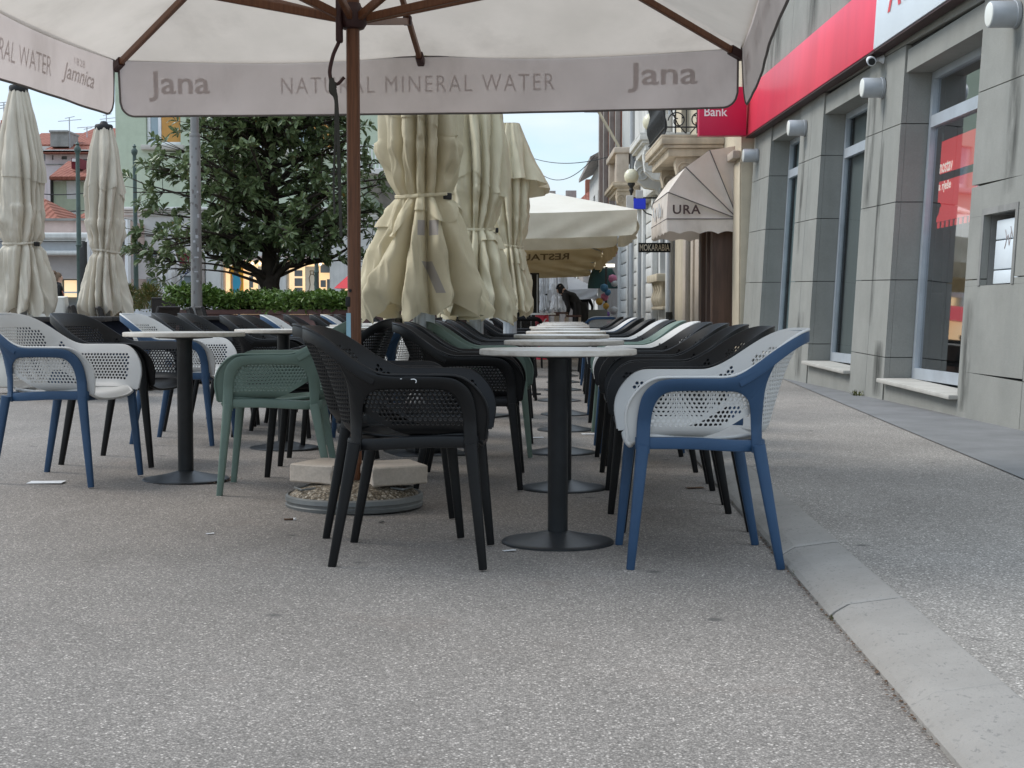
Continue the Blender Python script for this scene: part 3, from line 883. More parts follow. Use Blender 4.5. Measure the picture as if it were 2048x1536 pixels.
globe_lamp((2.52, 25.9, 4.33), .16, 'pale globe lamp half hidden by the black iron balcony railing', [[(-.02, 0, -.5), (.8, 0, -.5)], spiral(.4, -.66, .14)])

# beige dome awning
aw = thing('dome_awning', 'beige dome awning with scalloped edge lettered URA above the cafe door', 'awning')
AX, AZ, A0, A1 = 3.41, 2.30, 21.55, 23.9
apro = [(1.075, .0), (1.055, .40), (.79, .775), (.43, 1.03), (0, 1.10)]
def apt(t):
    q = t * (len(apro) - 1); i = min(int(q), len(apro) - 2); f = q - i
    return lerp(apro[i][0], apro[i + 1][0], f), lerp(apro[i][1], apro[i + 1][1], f)
b = MB()
b.grid(lambda u, v: Vector((AX - apt(u)[0], lerp(A0, A1, v), AZ + apt(u)[1] - .02 * math.sin(math.pi * v) * math.sin(math.pi * ((u * 4) % 1)))), 33, 12)
for yy in (A0, A1):
    b.grid(lambda u, v: Vector((AX - apt(u)[0] * v, yy + (.05 * math.sin(math.pi * v) * math.sin(math.pi * ((u * 4) % 1)) if yy == A0 else 0), AZ + apt(u)[1] * v)), 33, 10)
b.build('canopy', m('awning_canvas'), aw, sm=30, weld=True)
def hem(x, y): return .235 - .035 * abs(math.sin((x * 1.0 + y) * math.pi / .29))
b = MB()
def val_pt(u, v):
    L1, L2 = 1.075, A1 - A0
    s = u * (2 * L1 + L2)
    if s < L1: p = Vector((AX - s, A0 - .004, 0)); 
    elif s < L1 + L2: p = Vector((AX - L1 - .004, A0 + s - L1, 0))
    else: p = Vector((AX - L1 + (s - L1 - L2), A1 + .004, 0))
    h = .235 - .04 * abs(math.sin(s / .29 * math.pi)) 
    wv = .012 * math.sin(s * 9) * v
    return Vector((p.x - wv, p.y - wv, AZ + .01 - h * v))
b.grid(val_pt, 140, 5)
b.build('scalloped_valance', m('awning_canvas'), aw, sm=True)
b = MB()
for k in range(5):
    px_, pz_ = apro[k]
    b.tube([(AX, A0 - .01, AZ), (AX - px_, A0 - .012, AZ + pz_)], .008, 6)
    b.tube([(AX - px_ - .004, A0, AZ + pz_), (AX - px_ - .004, A1, AZ + pz_)], .006, 6)
b.build('seam_piping', m('trim_grey'), aw)
b = lettering(MB(), "URA", (2.425, 2.845, AZ + .07, AZ + .21), lambda u, v: Vector((u, A0 - .034, v)), bold=.022, space=1.12)
b.build('lettering', m('brown_letter'), aw)
b = MB()
for k, (u0, v0, v1) in enumerate([(22.2, .06, .22), (22.42, .05, .3), (22.75, .1, .26), (23.05, .04, .2), (23.3, .12, .3)]):
    b.box((AX - 1.095, u0, AZ + v0 + .02), (AX - 1.092, u0 + .12, AZ + v1))
b.build('faded_marks', m('lamp_grey'), aw)
cs = thing('hanging_sign', 'black hanging sign with white letters MOKARABIA under the dome awning', 'sign')
b = MB(); b.bbox((2.13, 23.98, 1.90), (2.67, 24.02, 2.06), .005); b.build('board', m('black_paint'), cs)
b = lettering(MB(), "MOKARABIA", (2.15, 2.65, 1.925, 2.035), lambda u, v: Vector((u, 23.976, v)), bold=.012); b.build('lettering', m('poster_pale'), cs)
b = MB()
for x in (2.25, 2.55): b.tube([(x, 24, 2.06), (x, 24, 2.2)], .006, 5)
b.build('hanger', m('iron'), cs)

# pale stone house
sh = thing('stone_house', 'pale grooved stone house front with balustraded window past the dome awning', 'building')
H2 = [(30.4, 32.2, 1.75, 3.2), (35.2, 36.4, .1, 2.6), (38.6, 39.6, .1, 2.6), (30.6, 31.8, 4.5, 6.8), (34.5, 35.7, 4.5, 6.8), (39, 40.2, 4.5, 6.8)]
b = MB(); wall_x(b, 29.45, 43.5, 0, 9.2, H2); b.build('wall', m('white_plaster'), sh)
for h in H2: infill(sh, 'window_shutter' if h[2] > 1 else 'door', 'shutter_dark', h, XW(30) + .22)
b = MB()
for z in np.arange(.55, 3.4, .36):
    for ya, yb in ((33.0, 35.0), (36.6, 38.4), (39.8, 43.3)): b.bbox((XW(30) - .06, ya, z), (XW(30) - .002, yb, z + .33), .012)
for ya in (29.5, 32.6, 35.02, 36.42, 38.42, 39.62, 43.0): b.bbox((XW(30) - .14, ya, .06), (XW(30) - .003, ya + .3, 3.55), .02)
b.bbox((XW(30) - .25, 29.5, 3.56), (XW(30) - .002, 43.4, 3.8), .03)
b.build('stone_facing', m('white_plaster'), sh, sm=30)
b = MB()
b.bbox((XW(30) - .28, 30.2, 1.55), (XW(30) - .002, 32.4, 1.72), .02)
b.bbox((XW(30) - .16, 30.1, .95), (XW(30) - .004, 32.5, 1.02), .02)
for y in (30.5, 31.0, 31.5, 32.0): b.lathe([(.05, 1.02), (.09, 1.12), (.10, 1.22), (.045, 1.38), (.08, 1.5), (.08, 1.55)], 14, lambda v, y=y: Vector((v.x + XW(30) - .12, v.y + y, v.z)))
b.build('balustrade', m('cream_plaster'), sh, sm=40)
b = MB(); b.tube([(XW(29) - .1, 29.42, .9), (XW(29) - .1, 29.42, 6.5)], .055, 10); b.build('downpipe', m('lamp_grey'), sh, sm=40)
b = MB(); b.tube([(XW(36) - .2, 37.5, .06), (XW(36) - .2, 37.5, 6.5)], .05, 10); b.build('downpipe', m('lamp_grey'), sh, sm=40)
b = MB(); b.tube([(XW(29) - .1, 29.42, .06), (XW(29) - .1, 29.42, .9)], .07, 10); b.build('pipe_boot', m('iron'), sh, sm=40)
balcony(sh, 37.2, 40.5, 2.62, 4.05, 4.3, 'carved_stone')
b = MB(); b.bbox((2.72, 37.3, 4.3), (3.05, 37.65, 5.05), .02); b.bbox((2.66, 37.25, 5.05), (3.3, 40.4, 5.2), .02); b.bbox((2.72, 40.0, 4.3), (3.05, 40.35, 5.05), .02); b.bbox((2.86, 37.65, 4.3), (2.9, 40.0, 5.04), .01)
b.build('balcony_parapet', m('limestone'), sh, sm=30)
scroll_bracket(sh, 37.3, 2.75, 4.05, .75, 'carved_stone', .5)

rh = thing('rust_house', 'rust red and grey house with timber shutters further along the street', 'building')
H3 = [(45, 46.2, 2.9, 5.2), (47.6, 48.8, 2.9, 5.2), (50.4, 51.6, 2.9, 5.2), (45, 46.2, 6, 8), (48, 49.2, 6, 8), (44.6, 46, .1, 2.3), (48, 49.6, .1, 2.3)]
b = MB(); wall_x(b, 43.55, 52.5, 0, 9.6, H3); b.build('wall', m('rust_plaster'), rh)
for h in H3: infill(rh, 'window_shutter', 'shutter_dark', h, XW(44) + .2)
b = MB(); b.bbox((XW(44) - .1, 43.6, .06), (XW(44) - .003, 52.4, 2.7), .02); b.build('ground_floor_facing', m('grey_plaster'), rh)
b = MB()
for y in (43.7, 46.4, 49.4, 52.0): b.bbox((XW(44) - .16, y, 2.75), (XW(44) - .003, y + .35, 9.4), .02)
b.build('pilaster', m('grey_plaster'), rh)
fh = thing('eaves_house', 'white house with overhanging eaves at the far right end of the street', 'building')
H4 = [(54, 55, 1, 3), (57, 58, 1, 3), (54, 55, 4, 5.6), (57, 58, 4, 5.6)]
b = MB(); wall_x(b, 52.6, 61, 0, 6.5, H4); b.build('wall', m('white_plaster'), fh)
for h in H4: infill(fh, 'window_shutter', 'shutter_dark', h, XW(53) + .2)
b = MB(); b.add([(XW(53) - .45, 52.3, 6.45), (XW(53) - .45, 61.2, 6.45), (7, 61.2, 8.7), (7, 52.3, 8.7), (XW(53) - .45, 52.3, 6.6), (XW(53) - .45, 61.2, 6.6), (7, 61.2, 8.85), (7, 52.3, 8.85)], [(0, 1, 2, 3), (4, 7, 6, 5), (0, 3, 7, 4), (0, 4, 5, 1), (1, 5, 6, 2)])
b.build('roof', m('grey_plaster'), fh)
sl = thing('street_light', 'grey street light on a bent pale arm fixed to the rust red house', 'street light', (3.2, 43.0, 0))
b = MB(); b.tube([(0, 0, 4.6), (0, 0, 5.9), (-.62, 0, 6.95)], .045, 8); b.build('arm', m('cream_plaster'), sl, sm=40)
b = MB(); b.bbox((-1.05, -.12, 6.9), (-.55, .12, 7.05), .04); b.build('lamp_head', m('aluminium'), sl, sm=40)
bs = thing('blue_sign', 'glowing blue and white sign above the right corner of the big parasol', 'sign', (2.42, 27.2, 2.86))
b = MB(); b.bbox((-.10, 0, 0), (.13, .05, .20), .01); b.build('blue_panel', m('blue_light_sign'), bs)
b = MB(); b.bbox((-.24, .0, .0), (-.105, .05, .26), .01); b.bbox((-.06, .0, .205), (.08, .05, .36), .01); b.build('white_panel', m('white_canvas'), bs)
# houses closing the street
eh = thing('end_house', 'distant house with red tiled roof and brick chimney at the street end', 'building')
b = MB(); b.box((4.4, 88, 0), (10, 96, 7.8)); b.build('wall', m('grey_plaster'), eh)
b = MB(); b.add([(4.0, 87.6, 7.7), (10, 87.6, 7.7), (10, 92, 10), (6.3, 92, 10), (4.0, 96.4, 7.7), (10, 96.4, 7.7)], [(0, 1, 2, 3), (0, 3, 4), (3, 2, 5, 4)]); b.build('roof', m('roof_tiles'), eh)
b = MB(); b.box((4.6, 89, 7.9), (5.6, 90, 9.2)); b.build('chimney', m('rust_plaster'), eh)
b = MB(); b.box((1.2, 95, 0), (4.3, 99, 7.4)); b.box((2.5, 95, 7.4), (2.9, 96, 9.0)); b.box((3.6, 95.3, 7.4), (4.3, 96, 9.05)); gh = tag(b.build('gable_house', m('grey_plaster')), 'low grey distant house with two stub chimneys behind the parasols', 'building')
b = MB(); b.box((6.2 - 1.9, 66, 0), (7.5, 74, 6.0)); tag(b.build('pink_house', m('pink_plaster')), 'pink house front far down the street beside the green canvas lantern', 'building')
# overhead wires
for k, (a, e, sag) in enumerate([((1040, 306, 60), (1215, 314, 44), .3), ((1060, 325, 60), (1190, 312, 46), .75)]):
    A, E = at(*a), at(*e)
    b = MB(); b.tube([A.lerp(E, t) - Vector((0, 0, sag * 4 * t * (1 - t))) for t in np.linspace(0, 1, 20)], .014, 5)
    tag(b.build('overhead_wire', m('cable_black')), ['upper taut overhead wire crossing the sky to the rust house', 'lower sagging overhead wire crossing the sky to the rust house'][k], 'wire', 'wires over the street')

# ---------------------------------------------------------------- square on the left
def front(par, name, mat, Y, x0, x1, z0, z1, holes, d=.25, depth=9):
    b = MB()
    b.holes((x0, Y, z0), (1, 0, 0), (0, 0, 1), (0, -1, 0), x1 - x0, z1 - z0, [(h[0] - x0, h[1] - x0, h[2] - z0, h[3] - z0) for h in holes], d)
    b.add([(x0, Y, z0), (x0, Y + depth, z0), (x0, Y + depth, z1), (x0, Y, z1)], [(0, 1, 2, 3)])
    b.add([(x1, Y, z0), (x1, Y + depth, z0), (x1, Y + depth, z1), (x1, Y, z1)], [(3, 2, 1, 0)])
    b.add([(x0, Y, z1), (x1, Y, z1), (x1, Y + depth, z1), (x0, Y + depth, z1)], [(0, 1, 2, 3)])
    return b.build(name, m(mat), par)
def X_(px, Y): return (px - 1024) / 2840 * Y
def Z_(py, Y): return at(1024, py, Y).z
def fbox(b, Y, px0, px1, py0, py1, d0=-.05, d1=.0, bev=.0):
    f = b.bbox if bev else b.box
    a_ = ((X_(px0, Y), Y + d0, Z_(py1, Y)), (X_(px1, Y), Y + d1, Z_(py0, Y)))
    return f(*a_, bev) if bev else f(*a_)
GY = 42.0
gb = thing('green_building', 'pale green apartment building behind the tree with white shops below', 'building')
def R_(px0, px1, py0, py1, Y=GY): return (X_(px0, Y), X_(px1, Y), Z_(py1, Y), Z_(py0, Y))
gw = [R_(297, 366, 195, 290), R_(505, 575, 215, 300), R_(590, 665, 215, 300)]
front(gb, 'wall', 'green_plaster', GY, X_(237, GY), X_(800, GY), Z_(415, GY), 12.5, gw)
shop = [R_(268, 386, 500, 640), R_(447, 556, 520, 640), R_(575, 660, 520, 640)]
front(gb, 'ground_floor', 'white_plaster', GY + .02, X_(240, GY), X_(1010, GY), 0.1, Z_(432, GY), shop, .5)
b = MB(); fbox(b, GY, 238, 800, 415, 421, -.28, .015, .03); fbox(b, GY, 238, 800, 421.5, 425, -.16, .015, .02); fbox(b, GY, 239, 800, 425.5, 431.5, -.08, .015, .02)
b.build('cornice', m('white_plaster'), gb, sm=30)
for k, h in enumerate(gw):
    w = h[1] - h[0]; f = MB()
    xs = (h[0] + .02, h[0] + w * .42)
    for a_, e_ in ((xs[0], xs[0] + .09), (xs[1] - .09, xs[1])): f.bbox((a_, GY + .1, h[2] + .02), (e_, GY + .18, h[3]), .01)
    f.bbox((xs[0] + .09, GY + .1, h[2] + .02), (xs[1] - .09, GY + .18, h[2] + .13), .01)
    f.bbox((xs[1] + .002, GY + .1, h[2] + .02), (h[1], GY + .15, h[2] + .1), .01)
    wi = f.build('window', m('white_frame'), gb, sm=30)
    g = MB(); g.box((xs[0] + .09, GY + .15, h[2] + .13), (xs[1] - .09, GY + .16, h[3])); g.build('pane', m('blind_glass'), wi)
    g = MB(); g.box((xs[1] + .01, GY + .12, h[2] + .1), (h[1] - .01, GY + .20, h[3])); g.build('roller_blind', m('shutter_orange' if k != 1 else 'white_frame'), wi)
    g = MB(); g.bbox((h[0] - .12, GY - .16, h[2] - .15), (h[1] + .12, GY + .1, h[2] - .005), .02); g.build('sill', m('sill_stone'), wi, sm=30)
# balcony with a white railing, right end
b = MB(); fbox(b, GY, 722, 850, 345, 357, -1.3, -.002, .03); gb_b = b.build('balcony', m('white_plaster'), gb)
b = MB()
for px in range(725, 850, 7): fbox(b, GY, px, px + 2.2, 303, 345, -1.27, -1.23)
fbox(b, GY, 722, 850, 300, 303, -1.28, -1.22); b.build('railing', m('white_frame'), gb_b)
b = MB(); p0, p1 = X_(728, GY), X_(850, GY)
b.add([(p0, GY - 1.2, Z_(357, GY)), (p1, GY - 1.2, Z_(357, GY)), (p1 + .8, GY - .01, Z_(445, GY)), (p0 + .9, GY - .01, Z_(445, GY)), (p0, GY, Z_(357, GY)), (p1, GY, Z_(357, GY))], [(0, 1, 2, 3), (0, 3, 4), (1, 5, 2)])
b.build('balcony_haunch', m('grey_render'), gb)
# hairdresser's shop front
def glaze(par, Y, px0, px1, py0, py1, mullions, transoms, mat='blind_glass', fm='white_frame', dz=.2):
    f = MB()
    for q in mullions: fbox(f, Y, q - 1.6, q + 1.6, py0, py1, dz - .05, dz)
    for q in transoms: fbox(f, Y, px0, px1, q - 1.2, q + 1.2, dz - .062, dz - .051)
    w = f.build('shop_window', m(fm), par)
    g = MB(); fbox(g, Y, px0, px1, py0, py1, dz, dz + .02); g.build('pane', m(mat), w)
    return w
glaze(gb, GY, 268, 386, 500, 640, [269, 316, 365, 385], [532])
b = MB(); fbox(b, GY, 267, 386, 533, 551, .10, .13); hsg = b.build('sign_board', m('white_sign'), gb)
for s_, p0, p1 in (("MUŠKI FR", 289, 326), ("R ED-", 357, 379)):
    b = MB(); lettering(b, s_, (X_(p0, GY), X_(p1, GY), Z_(548, GY), Z_(536, GY)), lambda u, v: Vector((u, GY + .095, v)), bold=.02); b.build('lettering', m('blue_letter'), hsg)
b = MB(); fbox(b, GY, 340, 392, 508, 527, -.25, -.02); b.build('maroon_awning', m('maroon_canvas'), gb)
for p0, p1, q0 in ((395, 412, 515), (262, 267, 440)): b = MB(); fbox(b, GY, p0, p1, q0, 640, -.10, -.002); b.build('pier', m('grey_plaster'), gb)
for p0, p1 in ((557, 574), (414, 444), (662, 700)): b = MB(); fbox(b, GY, p0, p1, 515, 640, -.08, -.002, .02); b.build('marble_pier', m('white_plaster'), gb)
b = MB(); fbox(b, GY, 446, 661, 512, 521, -.05, -.001)
fs_ = b.build('fascia', m('pink_plaster'), gb)
# lit fashion shop with posters and shelves
for k, (p0, p1) in enumerate(((447, 556), (575, 660))):
    b = MB(); fbox(b, GY, p0, p1, 520, 640, .46, .5); ln = b.build('lit_shop_wall', m('lit_interior'), gb)
b = MB(); fbox(b, GY, 458, 484, 530, 612, .30, .34); ps = b.build('poster', m('poster_orange'), gb)
def fig(b, Y, cx, cy, s, d):
    # drawn fashion figure: head, hair, top, legs as flat cut shapes
    def P(poly): b.prism([(X_(cx + u * s, Y), Z_(cy + v * s, Y)) for u, v in poly], lambda u, v: Vector((u, Y + d, v)), lambda u, v: Vector((u, Y + d + .01, v)))
    return P
b = MB(); P = fig(b, GY, 470, 545, 1.0, .285)
P([(-8, 4), (-5, 1), (4, 1), (8, 5), (9, 22), (6, 40), (-5, 40), (-7, 22)]); b.build('printed_top', m('poster_cyan'), ps)
b = MB(); P = fig(b, GY, 470, 545, 1.0, .275)
P([(-4, -8), (-1, -11), (3, -9), (5, -2), (4, 6), (1, 2), (-2, 2), (-5, 7)]); b.build('printed_hair', m('hair_brown'), ps)
b = MB(); P = fig(b, GY, 470, 545, 1.0, .28)
P([(-8, 6), (-10, 18), (-8, 38), (-6, 38), (-7, 20), (-6, 8)]); P([(8, 7), (11, 20), (7, 36), (5, 34), (9, 20), (7, 9)]); P([(-5, 41), (5, 41), (4, 64), (1, 64), (0, 46), (-2, 64), (-4, 64)])
P([(-2, -6), (2, -6), (2, 1), (-2, 1)]); b.build('printed_skin', m('skin'), ps)
for cx in (527, 622): b = MB(); fbox(b, GY, cx - 14, cx + 14, 532, 600, .34, .36); dr = b.build('drawing_board', m('poster_pale'), gb)
b = MB()
for cx in (527, 622):
    pts = [[(-6, 10), (-3, 3), (3, 3), (6, 10), (4, 24), (10, 40), (-8, 40), (-4, 24), (-6, 10)], [(-3, 3), (-4, -4), (3, -4), (3, 3)], [(-3, 41), (-4, 60)], [(4, 41), (8, 58)], [(6, 10), (12, 26)]]
    for q in pts: b.tube([(X_(cx + u, GY), GY + .332, Z_(545 + v, GY)) for u, v in q], .012, 5)
b.build('drawn_line', m('taupe_letter'), dr)
b = MB(); P = fig(b, GY, 630, 545, 1.0, .328); P([(0, 10), (4, 12), (7, 34), (-2, 36), (2, 22)]); P = fig(b, GY, 528, 545, 1.0, .328); P([(2, 16), (5, 18), (6, 36), (1, 36)])
b.build('drawn_dress', m('green_plastic'), dr)
b = MB()
for (p0, p1, q0, q1) in ((588, 603, 540, 552), (588, 603, 556, 572), (588, 603, 575, 590), (497, 504, 552, 575), (640, 658, 528, 545), (640, 650, 560, 574), (653, 659, 558, 600)):
    b = MB(); fbox(b, GY, p0, p1, q0, q1, .2, .3); b.build('shelf_goods', m('interior_grey'), gb)
for p0 in (462, 480, 505, 520, 600, 615, 634, 641): b = MB(); b.lathe([(.01, -.05), (.05, 0), (.01, .05)], 10, lambda v, p=p0: Vector((X_(p, GY) + v.x, GY + .1 + v.y, Z_(527 + (p % 5), GY) + v.z))); b.build('spot_lamp', m('lamp_spot'), gb, sm=True)

# low pink building with blinds
PY = 40.0
pb = thing('low_shop_building', 'low pink rendered shop building with grey roller blinds on the left', 'building')
ph = [(X_(-260, PY), X_(250, PY), Z_(640, PY), Z_(512, PY))]
front(pb, 'wall', 'pink_plaster', PY, X_(-700, PY), X_(255, PY), .1, Z_(440, PY), ph, .6, 4)
b = MB(); fbox(b, PY, -700, 256, 437, 441.5, -.1, .3); b.build('coping', m('grey_render'), pb)
b = MB(); fbox(b, PY, -600, 254, 467, 480, -.5, -.002, .05); fbox(b, PY, -600, 254, 480.5, 483, -.45, -.002); b.build('canopy_fascia', m('white_plaster'), pb)
b = MB(); fbox(b, PY, -600, 252, 484, 502, -.3, -.002); b.build('awning_cassette', m('lamp_grey'), pb)
b = MB(); b.tube([(X_(-600, PY), PY - .35, Z_(507, PY)), (X_(252, PY), PY - .35, Z_(507, PY))], .07, 10); b.build('awning_roller', m('white_plaster'), pb, sm=40)
for k in range(-5, 4):
    b = MB(); fbox(b, PY, 39 + k * 80 - 39, 39 + k * 80 + 39, 512, 558, .05, .09); b.build('roller_blind', m('grey_blind'), pb)
b = MB(); fbox(b, PY, -260, 250, 512, 640, .5, .52); b.build('dark_interior', m('interior_grey'), pb)
b = MB(); fbox(b, PY, 122, 148, 560, 594, .38, .42); fbox(b, PY, 96, 110, 559, 574, .38, .42); b.build('lit_display', m('lit_interior'), pb)
b = MB(); fbox(b, PY, -200, 200, 583, 586, .2, .25)
for px in (-40, 40, 118, 158, 200): fbox(b, PY, px, px + 3, 558, 640, .2, .26)
b.build('shop_frame', m('aluminium'), pb)
b = MB(); fbox(b, PY, 228, 232, 500, 640, -.04, -.002); fbox(b, PY, 258, 264, 440, 640, -.3, -.002); b.build('drainpipe', m('white_frame'), pb)

def hip(name, par, Y, px0, px1, py0, pyr, depth, rpx0, rpx1, mat='roof_tiles'):
    yb, ym = Y + depth, Y + depth / 2
    x0, x1, z0, zr = X_(px0, Y), X_(px1, Y), Z_(py0, Y), Z_(pyr, ym)
    r0, r1 = X_(rpx0, ym), X_(rpx1, ym)
    b = MB()
    b.add([(x0, Y, z0), (x1, Y, z0), (x1, yb, z0), (x0, yb, z0), (r0, ym, zr), (r1, ym, zr)], [(0, 1, 5, 4), (1, 2, 5), (2, 3, 4, 5), (3, 0, 4)])
    b.add([(x0, Y, z0 - .12), (x1, Y, z0 - .12), (x1, yb, z0 - .12), (x0, yb, z0 - .12), (x0, Y, z0 - .002), (x1, Y, z0 - .002), (x1, yb, z0 - .002), (x0, yb, z0 - .002)], [(0, 1, 5, 4), (1, 2, 6, 5), (2, 3, 7, 6), (3, 0, 4, 7), (0, 3, 2, 1)])
    return b.build(name, m(mat), par)
# roofs right behind the parapet
for k, (p0, p1, r0, r1, top, lab) in enumerate([(-60, 62, -40, 20, 378, 'red tiled hip roof at the far left above the pink parapet'), (72, 126, 70, 92, 396, 'small red tiled roof slope between the two tall closed parasols'), (140, 262, 196, 250, 414, 'low red tiled roof partly hidden behind the right tall closed parasol')]):
    t = thing('tiled_roof', lab, 'roof', (0, 0, 0), 0, 'tiled roofs behind the parapet')
    hip('tiles', t, 44.3, p0, p1, 442, top, 5, r0, r1)
    b = MB(); b.box((X_(p0 + 3, 44.3), 44.5, .2), (X_(p1 - 3, 44.3), 49, Z_(445, 44.3))); b.build('wall', m('pink_plaster'), t)
HY = 56.0
g2 = thing('small_green_house', 'small pale green house with red tile roof and white shutters on the left', 'building')
gh_ = [R_(137, 158, 362, 398, HY), R_(137, 158, 420, 440, HY)]
front(g2, 'wall', 'green_plaster', HY, X_(108, HY), X_(250, HY), 0, Z_(354, HY), gh_, .15, 7)
for h in gh_: infill_b = MB(); infill_b.box((h[0], HY + .06, h[2]), (h[1], HY + .1, h[3])); infill_b.build('window_shutter', m('white_frame'), g2)
b = MB(); fbox(b, HY, 110, 130, 357, 363, -.03, -.002); fbox(b, HY, 168, 250, 357, 364, -.03, -.002); b.build('frieze', m('white_plaster'), g2)
hip('roof', g2, HY - .4, 104, 256, 353, 322, 8, 142, 240)
b = MB(); fbox(b, HY, 139, 155, 313, 334, .6, 2.0); dm = b.build('dormer', m('maroon_canvas'), g2)
b = MB(); fbox(b, HY, 141, 153, 314, 320, .55, .59); b.build('pane', m('white_frame'), dm)
b = MB(); b.tube([(X_(110.5, HY), HY - .1, .2), (X_(110.5, HY), HY - .1, Z_(358, HY))], .06, 8); b.build('downpipe', m('iron'), g2, sm=40)
LY = 68.0
lh = thing('large_pink_house', 'large pale pink house with broad red roof behind the small green house', 'building')
lw = [R_(110, 113, 310, 320, LY), R_(129, 140, 312, 319, LY), R_(165, 186, 318, 324, LY)]
front(lh, 'wall', 'pale_pink_plaster', LY, X_(97, LY), X_(262, LY), 0, Z_(305, LY), lw, .2, 12)
for h in lw: b = MB(); b.box((h[0], LY + .1, h[2]), (h[1], LY + .14, h[3])); b.build('window', m('interior_grey'), lh)
b = MB(); fbox(b, LY, 90, 266, 302, 307, -.6, -.01); b.build('eaves', m('white_plaster'), lh)
b = MB(); fbox(b, LY, 98, 262, 328, 330, -.05, -.002); b.build('string_course', m('grey_render'), lh)
hip('roof', lh, LY - .6, 90, 266, 301, 256, 13, 196, 262)
wing = MB(); fbox(wing, LY, 60, 96.5, 300, 640, 1, 9); wg = wing.build('wing', m('pale_pink_plaster'), lh)
b = MB(); fbox(b, LY, 82, 95, 303, 317, .9, .99); b.build('wing_window', m('interior_grey'), wg)
b = MB(); fbox(b, LY, 60, 110, 290, 296, .5, 1.0); b.build('wing_cornice', m('white_plaster'), wg)
hip('wing_roof', lh, LY + .6, 58, 200, 289, 266, 8, 90, 180)
b = MB(); fbox(b, LY, 110, 145, 266, 294, -.2, 1.4); fbox(b, LY, 109, 146, 262, 266, -.3, 1.5); ck = b.build('chimney', m('grey_render'), lh)
b = MB(); fbox(b, LY, 87, 110, 264, 273, 3, 4.5); fbox(b, LY, 147, 166, 266, 275, 3, 4.5); fbox(b, LY, 87, 110, 261, 262.5, 3, 4.5); fbox(b, LY, 147, 166, 262, 263.5, 3, 4.5)
for q in range(4): fbox(b, LY, 88 + q * 6, 91 + q * 6, 262.5, 264, 3.1, 4.4); fbox(b, LY, 148 + q * 5, 150.5 + q * 5, 263.5, 266, 3.1, 4.4)
b.build('brick_chimney', m('brick'), lh)
fp = thing('far_left_house', 'pink gabled house with brick chimney at the left edge', 'building')
b = MB(); z0_, y_ = 0, 52.0
poly = [(X_(-140, y_), 0), (X_(16, y_), 0), (X_(16, y_), Z_(252, y_)), (X_(6, y_), Z_(243, y_)), (X_(-60, y_), Z_(200, y_)), (X_(-140, y_), Z_(260, y_))]
b.prism(poly, lambda u, v: Vector((u, y_, v)), lambda u, v: Vector((u - 3.2, y_ + 8, v))); b.build('wall', m('pink_plaster'), fp)
b = MB(); fbox(b, y_, -20, 19, 229, 246, 1.5, 3); b.build('chimney', m('brick'), fp)
def antenna(px, py, top, Y, lab, n=4):
    t = thing('tv_antenna', lab, 'antenna', at(px, py, Y), 0, 'television antennas on the roofs')
    h = Z_(top, Y) - Z_(py, Y)
    b = MB(); b.tube([(0, 0, -1.0), (0, 0, h)], .025, 6); b.build('mast', m('lamp_grey'), t)
    b = MB(); r = random.Random(px)
    for k in range(n):
        z = h * (1 - .22 * k); L = r.uniform(.25, .85)
        b.tube([(-L * r.uniform(.4, 1), 0, z - .04), (L, 0, z + .05)], .016, 5)
    b.build('element', m('lamp_grey'), t)
antenna(139, 262, 235, LY, 'tall television antenna on the grey chimney', 2)
antenna(8, 228, 205, 53, 'television antenna on the brick chimney at the left edge', 3)
antenna(213, 256, 222, LY + 3, 'television antenna above the cap of the right tall closed parasol', 4)
antenna(174, 268, 254, LY + 3, 'small television antenna right of the second brick chimney', 2)
b = MB()
A, E = at(85, 388, 50), at(240, 372, 50)
for k in range(3): b.tube([A + (E - A) * t + Vector((0, 0, -.6 * k - .5 * t * (1 - t))) for t in np.linspace(0, 1, 12)], .018, 5)
tag(b.build('roof_cables', m('cable_black')), 'black cables strung in front of the small green house', 'cable')
# ================================================================ CHAIRS
XF, XC = .262, -.05
ZB = .452
def uplan(w, xb, s):
    # U shaped plan: s in [-1,1] from right front round the back to left front
    a = abs(s)
    if a > .42:
        return lerp(XC, XF, (a - .42) / .58), math.copysign(w, s)
    ph = s / .42 * math.pi / 2
    c, q = math.cos(ph), math.sin(ph)
    e = .80
    return XC - (XC - xb) * c ** e, w * math.copysign(abs(q) ** e, q)
_S = np.linspace(-1, 1, 1201)
def _mid(s):
    a, b = uplan(.228, -.242, s), uplan(.284, -.39, s)
    return (.5 * (a[0] + b[0]), .5 * (a[1] + b[1]))
_M = np.array([_mid(s) for s in _S])
_L = np.concatenate([[0], np.cumsum(np.hypot(*np.diff(_M, axis=0).T))]); LTOT = float(_L[-1])
def s_of(l): return float(np.interp(l, _L, _S))
def rimz(x): return .662 + .160 * smooth((-.055 - x) / .335)
